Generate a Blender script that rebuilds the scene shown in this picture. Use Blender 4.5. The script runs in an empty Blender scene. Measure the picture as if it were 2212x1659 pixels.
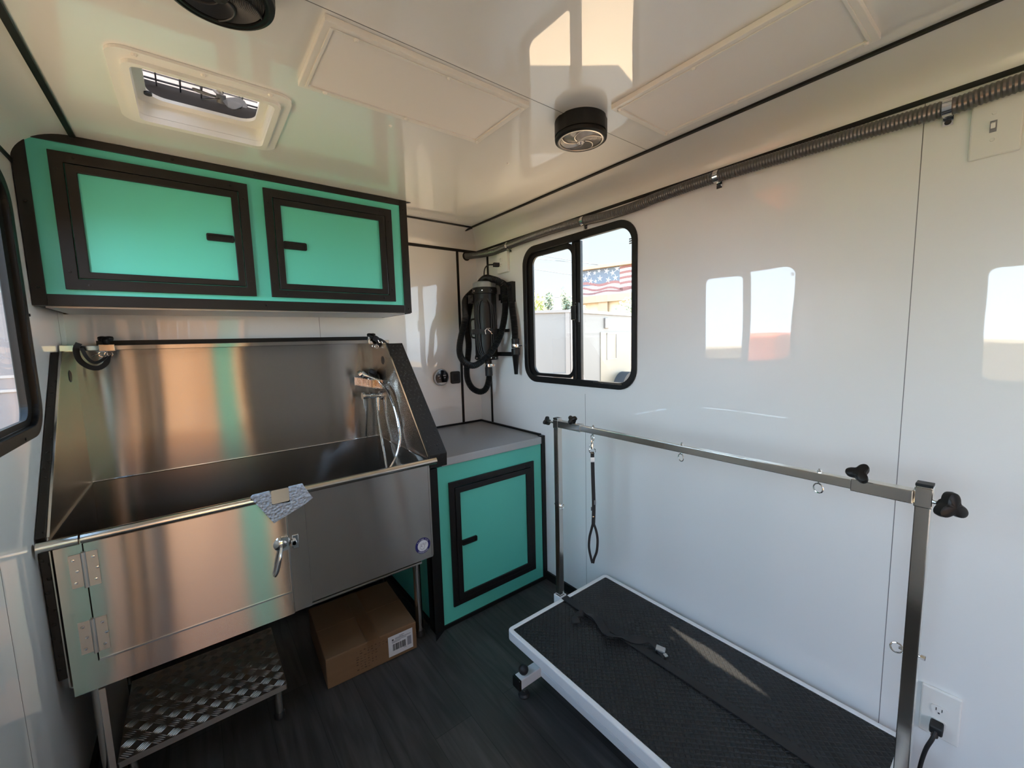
import bpy, bmesh, math, random
from mathutils import Vector, Matrix
random.seed(7)
PI = math.pi
SC = bpy.context.scene
COL = SC.collection
V3 = Vector

# ------------------------------------------------------------------ helpers
def lin(c):
    return tuple(((v / 255) / 12.92 if v / 255 <= .04045 else ((v / 255 + .055) / 1.055) ** 2.4) for v in c)

def spl(pts, n=12):
    """Catmull-Rom through pts"""
    P = [V3(p) for p in pts]
    P = [P[0] * 2 - P[1]] + P + [P[-1] * 2 - P[-2]]
    out = []
    for i in range(1, len(P) - 2):
        a, b, c, d = P[i - 1], P[i], P[i + 1], P[i + 2]
        for k in range(n):
            t = k / n
            out.append(.5 * ((2 * b) + (c - a) * t + (2 * a - 5 * b + 4 * c - d) * t * t + (3 * b - a - 3 * c + d) * t ** 3))
    out.append(P[-2])
    return out

def resample(P, step):
    out = [P[0].copy()]; acc = 0
    for a, b in zip(P, P[1:]):
        L = (b - a).length; t = step - acc
        while t <= L:
            out.append(a.lerp(b, t / L)); t += step
        acc = L - (t - step)
    if (out[-1] - P[-1]).length > step * .3: out.append(P[-1].copy())
    return out

def rrect(u0, v0, u1, v1, r, n=6):
    out = []
    for cx, cy, a0 in ((u1 - r, v1 - r, 0), (u0 + r, v1 - r, 90), (u0 + r, v0 + r, 180), (u1 - r, v0 + r, 270)):
        for k in range(n + 1):
            a = math.radians(a0 + 90 * k / n); out.append((cx + r * math.cos(a), cy + r * math.sin(a)))
    return out

PX = lambda x: (lambda u, v, w: (x + w, u, v))      # plane x = const, u = y, v = z
PY = lambda y: (lambda u, v, w: (u, y + w, v))      # plane y = const, u = x, v = z
PZ = lambda z: (lambda u, v, w: (u, v, z + w))      # plane z = const

class MB:
    def __init__(s): s.v = []; s.f = []; s.m = []; s.s = []
    def add(s, vs, fs, m=0, sm=False):
        o = len(s.v); s.v += [tuple(v) for v in vs]
        for f in fs: s.f.append([i + o for i in f]); s.m.append(m); s.s.append(sm)
        return s
    def box(s, x0, y0, z0, x1, y1, z1, m=0):
        x0, x1 = sorted((x0, x1)); y0, y1 = sorted((y0, y1)); z0, z1 = sorted((z0, z1))
        return s.add([(x0,y0,z0),(x1,y0,z0),(x1,y1,z0),(x0,y1,z0),(x0,y0,z1),(x1,y0,z1),(x1,y1,z1),(x0,y1,z1)],
                     [(0,3,2,1),(4,5,6,7),(0,1,5,4),(1,2,6,5),(2,3,7,6),(3,0,4,7)], m)
    def obox(s, c, a, b, d, m=0):
        c, a, b, d = V3(c), V3(a), V3(b), V3(d)
        vs = [c + a * i + b * j + d * k for k in (-1, 1) for i, j in ((-1,-1),(1,-1),(1,1),(-1,1))]
        return s.add(vs, [(0,3,2,1),(4,5,6,7),(0,1,5,4),(1,2,6,5),(2,3,7,6),(3,0,4,7)], m)
    def bar(s, p, q, w, h=None, up=(0,0,1), m=0):
        p, q = V3(p), V3(q); d = q - p; h = h or w; u = V3(up)
        if abs(d.normalized().dot(u)) > .95: u = V3((1,0,0))
        a = d.cross(u).normalized(); b = a.cross(d).normalized()
        return s.obox((p + q) / 2, d / 2, a * w / 2, b * h / 2, m)
    def tube(s, pts, r, n=12, m=0, closed=False, cap=True, sm=True):
        P = [V3(p) for p in pts]; N = len(P)
        R = r if callable(r) else (lambda i: r)
        T = []
        for i in range(N):
            a = P[(i - 1) % N] if (closed or i > 0) else P[i]; b = P[(i + 1) % N] if (closed or i < N - 1) else P[i]
            T.append((b - a).normalized())
        u = T[0].orthogonal().normalized(); vs = []; 
        for i in range(N):
            u = (u - T[i] * u.dot(T[i])).normalized(); w = T[i].cross(u)
            for k in range(n):
                a = 2 * PI * k / n; vs.append(P[i] + (u * math.cos(a) + w * math.sin(a)) * R(i))
        fs = []
        for i in range(N if closed else N - 1):
            j = (i + 1) % N
            for k in range(n):
                k2 = (k + 1) % n; fs.append((i*n+k, i*n+k2, j*n+k2, j*n+k))
        s.add(vs, fs, m, sm)
        if cap and not closed:
            o = len(s.v) - N * n
            s.f += [[o + k for k in range(n)][::-1], [o + (N-1)*n + k for k in range(n)]]; s.m += [m, m]; s.s += [False, False]
        return s
    def cyl(s, p, q, r, r2=None, n=24, m=0, cap=True):
        p, q = V3(p), V3(q); r2 = r if r2 is None else r2
        return s.tube([p, q], lambda i: (r, r2)[i], n, m, False, cap)
    def lathe(s, prof, c, axis=(0,0,1), n=32, m=0, sm=True, ms=None):
        c = V3(c); ax = V3(axis).normalized(); u = ax.orthogonal().normalized(); w = ax.cross(u)
        vs = []; fs = []
        for r, h in prof:
            for k in range(n):
                a = 2*PI*k/n; vs.append(c + ax*h + (u*math.cos(a) + w*math.sin(a))*r)
        for i in range(len(prof) - 1):
            for k in range(n):
                k2 = (k+1) % n; fs.append((i*n+k, i*n+k2, (i+1)*n+k2, (i+1)*n+k))
        o = len(s.v); s.add(vs, fs, m, sm)
        if ms: 
            b = len(s.m) - len(fs)
            for i in range(len(prof) - 1):
                for k in range(n): s.m[b + i*n + k] = ms[i]
        return s
    def sphere(s, c, r, sc=(1,1,1), n=16, m=0):
        c = V3(c); K = n // 2; vs = []; fs = []
        for i in range(K + 1):
            t = PI * i / K
            for k in range(n):
                a = 2*PI*k/n; vs.append(c + V3((math.sin(t)*math.cos(a)*r*sc[0], math.sin(t)*math.sin(a)*r*sc[1], math.cos(t)*r*sc[2])))
        for i in range(K):
            for k in range(n):
                k2 = (k+1) % n; fs.append((i*n+k, (i+1)*n+k, (i+1)*n+k2, i*n+k2))
        return s.add(vs, fs, m, True)
    def prism(s, poly, to, w0, w1, m=0, sm=False):
        n = len(poly); vs = [to(u, v, w0) for u, v in poly] + [to(u, v, w1) for u, v in poly]
        fs = [list(range(n))[::-1], list(range(n, 2*n))] 
        s.add(vs, fs, m)
        o = len(s.v) - 2*n
        for k in range(n):
            s.f.append([o+k, o+(k+1) % n, o+n+(k+1) % n, o+n+k]); s.m.append(m); s.s.append(sm)
        return s
    def ring(s, outer, inner, to, w0, w1, m=0):
        n = len(outer)
        vs = [to(u, v, w) for w in (w0, w1) for lp in (outer, inner) for u, v in lp]
        fs = []
        for k in range(n):
            j = (k+1) % n
            fs += [(k, j, n+j, n+k), (2*n+k, 3*n+k, 3*n+j, 2*n+j), (k, 2*n+k, 2*n+j, j), (n+k, n+j, 3*n+j, 3*n+k)]
        return s.add(vs, fs, m)
    def rectring(s, o, i, to, w0, w1, m=0):
        f = lambda b: [(b[0], b[1]), (b[2], b[1]), (b[2], b[3]), (b[0], b[3])]
        return s.ring(f(o), f(i), to, w0, w1, m)
    def build(s, name, mats, parent=None, bevel=0, seg=2, uv=None, angle=35):
        me = bpy.data.meshes.new(name)
        off = V3((0,0,0)); p = parent
        while p is not None: off += p.location; p = p.parent
        me.from_pydata([tuple(V3(v) - off) for v in s.v], [], s.f)
        for mt in (mats if isinstance(mats, (list, tuple)) else [mats]): me.materials.append(mt)
        bm = bmesh.new(); bm.from_mesh(me)
        for f, mi, sm in zip(bm.faces, s.m, s.s): f.material_index = mi; f.smooth = sm
        bmesh.ops.recalc_face_normals(bm, faces=bm.faces)
        if uv:
            L = bm.loops.layers.uv.new('UVMap')
            for f in bm.faces:
                nn = f.normal
                for lp in f.loops:
                    c = lp.vert.co
                    if abs(nn.z) > .9: lp[L].uv = (c.y, c.x)
                    elif abs(nn.x) > abs(nn.y): lp[L].uv = (c.z, c.y)
                    else: lp[L].uv = (c.z, c.x)
        bm.to_mesh(me); bm.free()
        if any(s.s): me.set_sharp_from_angle(angle=math.radians(angle))
        o = bpy.data.objects.new(name, me); COL.objects.link(o)
        if parent is not None: o.parent = parent
        if bevel:
            b = o.modifiers.new('Bevel', 'BEVEL'); b.width = bevel; b.segments = seg; b.limit_method = 'ANGLE'; b.angle_limit = math.radians(40)
        return o

def tag(o, label, cat=None, group=None, kind=None):
    o['label'] = label
    if cat: o['category'] = cat
    if group: o['group'] = group
    if kind: o['kind'] = kind
    return o
def thing(name, label, cat, loc, group=None):
    o = bpy.data.objects.new(name, None); COL.objects.link(o); o.location = loc; o.empty_display_size = .05
    return tag(o, label, cat, group)
def struct(o):
    o['kind'] = 'structure'; return o

# ------------------------------------------------------------------ materials
class NT:
    def __init__(s, name):
        s.mat = bpy.data.materials.new(name); s.mat.use_nodes = True
        s.t = s.mat.node_tree; s.p = s.t.nodes['Principled BSDF']; s.out = s.t.nodes['Material Output']
    def n(s, typ, **kw):
        nd = s.t.nodes.new(typ)
        for k, v in kw.items():
            if k in nd.inputs: nd.inputs[k].default_value = v
            else: setattr(nd, k, v)
        return nd
    def l(s, a, b): s.t.links.new(a, b)
    def pos(s, scale=(1,1,1)):
        g = s.n('ShaderNodeNewGeometry'); mp = s.n('ShaderNodeMapping'); mp.inputs['Scale'].default_value = scale
        s.l(g.outputs['Position'], mp.inputs['Vector']); return mp.outputs['Vector']
    def bump(s, h, strength=.3, dist=.01):
        b = s.n('ShaderNodeBump', Strength=strength, Distance=dist); s.l(h, b.inputs['Height']); s.l(b.outputs['Normal'], s.p.inputs['Normal']); return b

def mat(name, col, rough=.5, metal=0, spec=.5, coat=0, noise=None, bump=None, var=None, alpha=None):
    m = NT(name); c = lin(col) if max(col) > 1.001 else col
    m.p.inputs['Base Color'].default_value = (*c, 1); m.p.inputs['Roughness'].default_value = rough
    m.p.inputs['Metallic'].default_value = metal; m.p.inputs['Specular IOR Level'].default_value = spec
    if coat: m.p.inputs['Coat Weight'].default_value = coat; m.p.inputs['Coat Roughness'].default_value = .03
    if bump:
        sc, st = bump[:2]; t = m.n('ShaderNodeTexNoise', Scale=1.0); t.inputs['Detail'].default_value = 3
        m.l(m.pos((sc,)*3 if not isinstance(sc, tuple) else sc), t.inputs['Vector']); m.bump(t.outputs['Fac'], st, bump[2] if len(bump) > 2 else .01)
    if var:
        sc, amt = var; t = m.n('ShaderNodeTexNoise', Scale=1.0); t.inputs['Detail'].default_value = 4
        m.l(m.pos((sc,)*3 if not isinstance(sc, tuple) else sc), t.inputs['Vector'])
        r = m.n('ShaderNodeMix', data_type='RGBA'); m.l(t.outputs['Fac'], r.inputs[0])
        r.inputs[6].default_value = (*[v*(1-amt) for v in c], 1); r.inputs[7].default_value = (*[min(1, v*(1+amt)) for v in c], 1)
        m.l(r.outputs[2], m.p.inputs['Base Color'])
    return m.mat

def steel_mat(name, col, rough, aniso=.82, wav=.03, wscale=(.9, .9, .5)):
    m = NT(name); m.t.nodes.remove(m.p)
    g = m.n('ShaderNodeBsdfAnisotropic'); g.distribution = 'GGX'; g.inputs['Color'].default_value = (*col, 1); g.inputs['Roughness'].default_value = rough; g.inputs['Anisotropy'].default_value = -aniso
    tg = m.n('ShaderNodeTangent', direction_type='UV_MAP'); tg.uv_map = 'UVMap'; m.l(tg.outputs[0], g.inputs['Tangent'])
    t = m.n('ShaderNodeTexNoise', Scale=1.0); t.inputs['Detail'].default_value = 1; m.l(m.pos(wscale), t.inputs['Vector'])
    b = m.n('ShaderNodeBump', Strength=1.0, Distance=wav); m.l(t.outputs['Fac'], b.inputs['Height']); m.l(b.outputs['Normal'], g.inputs['Normal'])
    m.l(g.outputs[0], m.out.inputs['Surface'])
    return m.mat

def gloss_wall(name, col, wav=.012, scale=2.2, rough=.04, coat=.6, ior=1.6):
    m = NT(name); m.p.inputs['Base Color'].default_value = (*col, 1); m.p.inputs['Roughness'].default_value = .35
    m.p.inputs['Coat Weight'].default_value = coat; m.p.inputs['Coat Roughness'].default_value = rough; m.p.inputs['Coat IOR'].default_value = ior
    t = m.n('ShaderNodeTexNoise', Scale=1.0); t.inputs['Detail'].default_value = 1.5; m.l(m.pos((scale,)*3), t.inputs['Vector'])
    b = m.bump(t.outputs['Fac'], 1.0, wav); m.l(b.outputs['Normal'], m.p.inputs['Coat Normal'])
    return m.mat

def floor_mat():
    m = NT('dark_wood_vinyl'); P = m.pos((1,1,1))
    mp = m.n('ShaderNodeMapping'); mp.inputs['Rotation'].default_value = (0,0,PI/2); m.l(P, mp.inputs['Vector'])
    br = m.n('ShaderNodeTexBrick', Scale=1.0); m.l(mp.outputs[0], br.inputs['Vector'])
    br.inputs['Brick Width'].default_value = 1.2; br.inputs['Row Height'].default_value = .16; br.inputs['Mortar Size'].default_value = .0012
    br.inputs['Color1'].default_value = (.032,.030,.029,1); br.inputs['Color2'].default_value = (.052,.049,.047,1); br.inputs['Mortar'].default_value = (.010,.010,.010,1)
    g = m.n('ShaderNodeTexNoise', Scale=1.0); g.inputs['Detail'].default_value = 6; g.inputs['Distortion'].default_value = 1.2; m.l(m.pos((30, 2.2, 1)), g.inputs['Vector'])
    rp = m.n('ShaderNodeMapRange'); m.l(g.outputs['Fac'], rp.inputs[0]); rp.inputs[1].default_value=.3; rp.inputs[2].default_value=.7; rp.inputs[3].default_value = .55; rp.inputs[4].default_value = 1.5
    mx = m.n('ShaderNodeMix', data_type='RGBA', blend_type='MULTIPLY'); mx.inputs[0].default_value = 1
    m.l(br.outputs['Color'], mx.inputs[6]); m.l(rp.outputs[0], mx.inputs[7]); m.l(mx.outputs[2], m.p.inputs['Base Color'])
    m.p.inputs['Roughness'].default_value = .42; m.bump(g.outputs['Fac'], .15, .002)
    return m.mat

def mat_tread():
    """black rubber table mat with a moulded dog-bone pattern"""
    m = NT('ribbed_black_rubber'); m.p.inputs['Base Color'].default_value = (.014,.014,.0145,1); m.p.inputs['Roughness'].default_value = .30; m.p.inputs['Specular IOR Level'].default_value = .25
    ck = m.n('ShaderNodeTexVoronoi', Scale=1.0, feature='F1', distance='CHEBYCHEV'); ck.inputs['Randomness'].default_value = 0
    mp = m.n('ShaderNodeMapping'); mp.inputs['Rotation'].default_value = (0,0,PI/4); mp.inputs['Scale'].default_value = (62,62,1); m.l(m.pos(), mp.inputs['Vector'])
    m.l(mp.outputs[0], ck.inputs['Vector'])
    r = m.n('ShaderNodeMapRange', interpolation_type='SMOOTHSTEP'); m.l(ck.outputs['Distance'], r.inputs[0]); r.inputs[1].default_value=.2; r.inputs[2].default_value=.42; r.inputs[3].default_value=1; r.inputs[4].default_value=0
    m.bump(r.outputs[0], 1.0, .003)
    return m.mat

def glass_mat(name, tint=(.96,.98,.97)):
    m = NT(name); m.t.nodes.remove(m.p)
    tr = m.n('ShaderNodeBsdfTransparent'); tr.inputs[0].default_value = (*tint, 1)
    gl = m.n('ShaderNodeBsdfGlossy', Roughness=.01); lw = m.n('ShaderNodeLayerWeight', Blend=.5); mx = m.n('ShaderNodeMixShader')
    pw = m.n('ShaderNodeMath', operation='POWER'); m.l(lw.outputs['Facing'], pw.inputs[0]); pw.inputs[1].default_value = 5
    ma = m.n('ShaderNodeMath', operation='MULTIPLY_ADD'); m.l(pw.outputs[0], ma.inputs[0]); ma.inputs[1].default_value = .9; ma.inputs[2].default_value = .035
    m.l(ma.outputs[0], mx.inputs[0]); m.l(tr.outputs[0], mx.inputs[1]); m.l(gl.outputs[0], mx.inputs[2]); m.l(mx.outputs[0], m.out.inputs['Surface'])
    return m.mat

def diamond_mat():
    """black powder-coated diamond plate"""
    m = NT('black_diamond_plate'); m.p.inputs['Base Color'].default_value = (.013,.011,.010,1); m.p.inputs['Roughness'].default_value = .45; m.p.inputs['Specular IOR Level'].default_value = .3
    ck = m.n('ShaderNodeTexVoronoi', Scale=1.0, feature='F1', distance='MANHATTAN'); ck.inputs['Randomness'].default_value = 0
    mp = m.n('ShaderNodeMapping'); mp.inputs['Rotation'].default_value = (0,PI/4,PI/4); mp.inputs['Scale'].default_value = (40,40,40); m.l(m.pos(), mp.inputs['Vector']); m.l(mp.outputs[0], ck.inputs['Vector'])
    r = m.n('ShaderNodeMapRange'); m.l(ck.outputs['Distance'], r.inputs[0]); r.inputs[1].default_value=.2; r.inputs[2].default_value=.35; r.inputs[3].default_value=1; r.inputs[4].default_value=0
    m.bump(r.outputs[0], .9, .002)
    return m.mat

def bubble_mat():
    m = NT('bubble_film'); m.p.inputs['Base Color'].default_value = (.42,.44,.48,1); m.p.inputs['Roughness'].default_value = .22
    v = m.n('ShaderNodeTexVoronoi', Scale=1.0); m.l(m.pos((95,95,95)), v.inputs['Vector']); m.bump(v.outputs['Distance'], 1.0, .008)
    return m.mat

def translucent_mat():
    m = NT('translucent_lid'); m.t.nodes.remove(m.p)
    d = m.n('ShaderNodeBsdfDiffuse'); d.inputs[0].default_value = (.75,.73,.75,1); tl = m.n('ShaderNodeBsdfTranslucent'); tl.inputs[0].default_value = (.22,.215,.22,1)
    mx = m.n('ShaderNodeMixShader'); mx.inputs[0].default_value = .7; m.l(d.outputs[0], mx.inputs[1]); m.l(tl.outputs[0], mx.inputs[2]); m.l(mx.outputs[0], m.out.inputs['Surface'])
    return m.mat

M = dict(
    wall=gloss_wall('white_gloss_panel', (.80,.80,.79), .007, 1.5, .02, 1.0), ceil=gloss_wall('white_gloss_ceiling', (.82,.81,.785), .005, 1.3, .02, 1.0, 1.85),
    cove=gloss_wall('white_cove', (.78,.77,.74), .006, 2.0, .12, .4),
    floor=floor_mat(), teal=mat('teal_laminate', (.10,.53,.43), .42, bump=(260, .05, .001)),
    black=mat('black_anodised', (.011,.010,.010), .36, 0, .28, bump=(300,.04,.001)), trim=mat('black_trim', (.007,.007,.007), .4, 0, .3),
    bplast=mat('black_plastic', (.008,.008,.008), .42, 0, .28), rubber=mat('black_rubber', (.014,.014,.015), .55, bump=(400,.1,.001)),
    steel=steel_mat('brushed_steel', (.45,.43,.405), .21), steel2=steel_mat('satin_steel', (.54,.53,.51), .40, .4, .004),
    steel3=steel_mat('basin_steel', (.42,.39,.36), .22, .6, .004), chrome=mat('chrome', (.78,.78,.78), .08, 1), nickel=mat('nickel_tube', (.66,.63,.58), .15, 1, bump=((14,14,14), .05, .004)),
    alu=mat('silver_edge', (.45,.46,.47), .35, .8), counter=mat('grey_laminate', (.24,.24,.24), .33, var=(300,.08)),
    white=mat('white_plastic', (.78,.77,.74), .35), whitep=mat('white_powder_coat', (.74,.75,.76), .38), pearl=mat('light_diffuser', (.79,.75,.71), .55),
    framew=mat('light_frame', (.79,.76,.71), .3), grey=mat('grey_caulk', (.18,.18,.18), .5), mat=mat_tread(), diamond=diamond_mat(),
    tread=steel_mat('tread_plate', (.55,.51,.47), .30, .2, .004), glass=glass_mat('window_glass'), bubble=bubble_mat(), lid=translucent_mat(),
    brown=mat('vent_collar_shade', (.030,.024,.020), .6), silver=mat('silver_grille', (.50,.46,.42), .35, .7), filt=mat('grey_filter', (.24,.245,.25), .45, bump=(300,.3,.002)),
    conduit=mat('grey_flex_conduit', (.14,.135,.128), .32, .6), card=mat('cardboard', (.175,.095,.046), .8, var=((6,6,40),.13)),
    card2=mat('dark_stamp', (.085,.044,.023), .85), tape=mat('box_tape', (.145,.076,.038), .35), label=mat('paper_label', (.62,.62,.64), .6), ink=mat('black_ink', (.03,.03,.035), .7), inkgrey=mat('grey_ink', (.25,.25,.28), .7),
    web=mat('black_webbing', (.011,.011,.012), .7, bump=(500,.3,.001)), blue=mat('navy_print', (.02,.02,.14), .4), stick=mat('sticker_white', (.72,.72,.76), .4), screen=mat('dark_display', (.006,.007,.010), .12),
    red=mat('stripe_red', (.15,.06,.05), .8), navy=mat('canton_blue', (.075,.085,.10), .8), clothw=mat('banner_white', (.36,.35,.34), .8),
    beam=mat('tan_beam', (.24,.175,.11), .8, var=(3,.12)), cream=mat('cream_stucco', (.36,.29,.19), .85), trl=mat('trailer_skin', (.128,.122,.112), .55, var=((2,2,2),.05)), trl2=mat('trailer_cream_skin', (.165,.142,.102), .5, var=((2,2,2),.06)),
    trlt=mat('trailer_trim', (.16,.145,.13), .5), ground=mat('gravel_ground', (.19,.148,.105), .9, var=(.6,.15)), leafy=mat('yellow_green_leaf', (.30,.32,.09), .8, var=(3,.4)), leafd=mat('dull_green_leaf', (.16,.19,.12), .8, var=(3,.4)),
    bark=mat('bark', (.10,.08,.06), .9), wire=mat('wire', (.06,.07,.08), .7), orange=mat('orange_paint', (.75,.14,.03), .5), pale=mat('pale_siding', (.21,.195,.20), .8, var=((.3,.3,9),.08)), lime=mat('lime_paint', (.22,.55,.05), .6),
    fangrey=mat('grey_fan_plastic', (.16,.155,.15), .5), tealdark=mat('dark_teal_paint', (.013,.105,.078), .6), plank=mat('tan_boards', (.135,.058,.012), .8, var=((20,20,1.5),.18)), tyre=mat('tyre', (.02,.02,.02), .8),
)

# ------------------------------------------------------------------ room data (metres)
XL, XR, YB, YR, H, ZT = .105, 2.167, 0.0, -4.25, 2.237, 2.123
WT = .03
WIN = (-1.338, 1.252, -.537, 2.042)        # y0,z0,y1,z1 hole in the side walls

# ------------------------------------------------------------------ setting
b = MB(); b.box(XL-.1, YR-.05, -.06, XR+.1, YB+.1, 0); struct(b.build('floor', M['floor']))
def wall_with_holes(name, x0, x1, holes):
    b = MB(); ys = sorted({YR, YB + .07} | {h[0] for h in holes} | {h[2] for h in holes}); top = ZT
    for a, c in zip(ys, ys[1:]):
        hs = [h for h in holes if h[0] <= a + 1e-6 and h[2] >= c - 1e-6]
        z = 0
        for h in hs:
            if h[1] > z: b.box(x0, a, z, x1, c, h[1])
            z = h[3]
        b.box(x0, a, z, x1, c, top + .115)
    y0, z0, y1, z1 = WIN; r = .094
    for cy, cz, sy, sz_ in ((y0, z0, 1, 1), (y1, z0, -1, 1), (y0, z1, 1, -1), (y1, z1, -1, -1)):
        poly = [(cy, cz)] + [(cy + sy*r*(1-math.cos(t)), cz + sz_*r*(1-math.sin(t))) for t in [PI/2*k/8 for k in range(9)]]
        b.prism(poly, lambda u, v, w: (w, u, v), x0, x1)
    return struct(b.build(name, M['wall']))
wall_with_holes('wall_right', XR, XR + WT, [WIN])
DOORH = (-2.95, .02, -2.15, 1.98)
wall_with_holes('wall_left', XL - WT, XL, [WIN, DOORH])
b = MB(); b.box(XL, 0, 0, XR, .07, H); struct(b.build('wall_back', M['wall']))
# rear wall with the open rear doorway
RD = (.17, 1.12, 2.0)
b = MB(); b.box(XL - WT, YR - .07, 0, RD[0], YR, H); b.box(RD[0], YR - .07, RD[2], RD[1], YR, H); b.box(RD[1], YR - .07, 0, XR + WT, YR, H)
struct(b.build('wall_rear', M['wall']))
# ceiling with the vent opening
VO = (.447, -1.05, .783, -.725)
b = MB(); z0, z1 = H, H + .05
b.box(XL - WT, YR - .07, z0, VO[0], .07, z1); b.box(VO[2], YR - .07, z0, XR + WT, .07, z1); b.box(VO[0], YR - .07, z0, VO[2], VO[1], z1); b.box(VO[0], VO[3], z0, VO[2], .07, z1)
struct(b.build('ceiling', M['ceil']))
# curved coves
def cove(name, to, a, h, w0, w1):
    poly = [(0, 0)] + [(a * (1 - math.cos(t)), h * math.sin(t)) for t in [PI/2 * k/14 for k in range(1, 15)]] + [(0, h)]
    n = len(poly); bb = MB(); bb.prism(poly, to, w0, w1, 0, True); return struct(bb.build(name, M['cove'], angle=50))
cove('trim_1', lambda u, v, w: (XR - u, w, ZT + v - .001), .15, H - ZT, YR, 0)
cove('trim_2', lambda u, v, w: (XL + u, w, ZT + v - .001), .15, H - ZT, YR, 0)
cove('trim_3', lambda u, v, w: (w, -u, ZT + v - .001), .186, H - ZT, XL, XR)
tn = [4]
def trim(*boxes, m='trim'):
    b = MB()
    for q in boxes: b.box(*q)
    o = struct(b.build('trim_%d' % tn[0], M[m])); tn[0] += 1; return o
trim((2.010, YR, H-.007, 2.024, -.186, H+.002)); trim((2.010, -.19, H-.011, 2.022, -.115, H-.003))
trim((.248, YR, H-.007, .264, -.42, H+.002)); trim((XL-.001, YR, ZT-.006, XL+.006, -.42, ZT+.007)); trim((XR-.006, YR, ZT-.006, XR+.001, 0, ZT+.007))
trim((1.465, -.193, H-.007, 2.012, -.179, H+.002)); trim((1.465, -.006, ZT-.009, XR, .001, ZT+.009))
trim((2.003, -.006, .914, 2.019, .001, ZT)); trim((XR-.006, -.152, .914, XR+.001, -.136, ZT))
b = MB(); b.box(XL, -.012, 0, 1.40, 0, .045); b.build('baseboard_back', M['trim']); struct(bpy.data.objects['baseboard_back'])
b = MB(); b.box(XR-.012, YR, 0, XR, -.69, .05); struct(b.build('baseboard_right', M['trim']))
b = MB(); b.box(XL, YR, 0, XL+.012, 0, .045); struct(b.build('baseboard_left', M['trim']))
# panel seams
trim((XR-.0004, -1.0205, .02, XR, -1.0185, WIN[1]-.05), (XR-.0004, -1.0205, 2.05, XR, -1.0185, ZT), m='grey')
trim((XR-.0004, -2.2715, .02, XR, -2.2695, ZT), m='grey'); trim((XL, -1.0075, .02, XL+.0004, -1.0055, WIN[1]-.05), m='grey')
trim((XL, -.093, 1.0, XL+.0004, -.091, 1.66), m='grey'); trim((1.097, -.0004, 1.0, 1.099, 0, 1.67), m='grey')
trim((.26, -1.4965, H-.0004, 2.012, -1.4945, H), m='grey'); trim((XL, YR, .95, XL + .0004, YR + .001, .951), m='grey')

def rivet(parent, c, h0=0, ax=(0,-1,0), mt='bplast'):
    b = MB(); b.lathe([(0,h0+.003),(.004,h0+.0025),(.005,h0)], c, ax, 8); return b.build('rivet', M[mt], parent)

# windows (in the wall thickness, frame lapping the inner face)
def window(name, x, sgn, labels):
    """x = inner wall face, sgn = +1 when outdoors is towards +x"""
    X = lambda u, v, w: (x + sgn * w, u, v)
    fr = MB()
    fr.ring(rrect(-1.346, 1.243, -.527, 2.050, .105, 9), rrect(-1.320, 1.278, -.562, 2.012, .075, 9), X, -.012, .010)
    fr.ring(rrect(-1.337, 1.253, -.538, 2.041, .09, 9), rrect(-1.331, 1.259, -.544, 2.035, .085, 9), X, .010, WT + .006)
    o = struct(fr.build(name, M['trim'], bevel=.003))
    mu = MB(); mu.prism([(-.988, 1.27), (-.926, 1.27), (-.926, 2.012), (-.988, 2.012)], X, .004, .026); mu.build('mullion', M['trim'], o, bevel=.003)
    rl = MB(); rl.prism([(-.960, 1.28), (-.948, 1.28), (-.948, 2.0), (-.960, 2.0)], X, -.004, .010); rl.build('mullion_rail', M['black'], o, bevel=.002)
    sash = MB(); sash.ring(rrect(-.93, 1.280, -.562, 2.012, .03, 9), rrect(-.926, 1.298, -.604, 1.986, .045, 9), X, .004, .016); sash.build('sash', M['trim'], o)
    lt = MB(); lt.prism([(-.972, 1.60), (-.938, 1.60), (-.938, 1.675), (-.972, 1.675)], X, -.020, .004); lt.prism([(-.985, 1.585), (-.958, 1.585), (-.958, 1.690), (-.985, 1.690)], X, -.010, .004)
    lt.build('latch', M['bplast'], o, bevel=.003)
    for k, (a, c) in enumerate(((-1.330, -.985), (-.930, -.546))):
        g = MB(); g.prism(rrect(a, 1.262, c, 2.033, .06, 6), X, .010 + .010 * (k == 0), .013 + .010 * (k == 0)); g.build('pane', M['glass'], o)
    rw = MB(); rw.prism([(-1.27, 1.268), (-1.09, 1.268), (-1.09, 1.274), (-1.27, 1.274)], X, -.016, -.012); rw.build('track', M['nickel'], o)
    wl = MB()
    for q in ((-1.303, 1.955), (-1.303, 1.945), (-1.303, 1.935)): wl.prism([(q[0], q[1]), (q[0]+.018, q[1]), (q[0]+.018, q[1]+.006), (q[0], q[1]+.006)], X, .0185, .0195)
    wl.build('etched_mark', M['inkgrey'], o)
    for y, z in ((-1.335, 1.64), (-.537, 1.62), (-.95, 2.04), (-.75, 1.256), (-1.2, 1.256), (-1.15, 2.04)): rivet(o, (x - sgn*.014, y, z), 0, (-sgn,0,0))
window('window_1', XR, 1, None); window('window_2', XL, -1, None)
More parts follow.
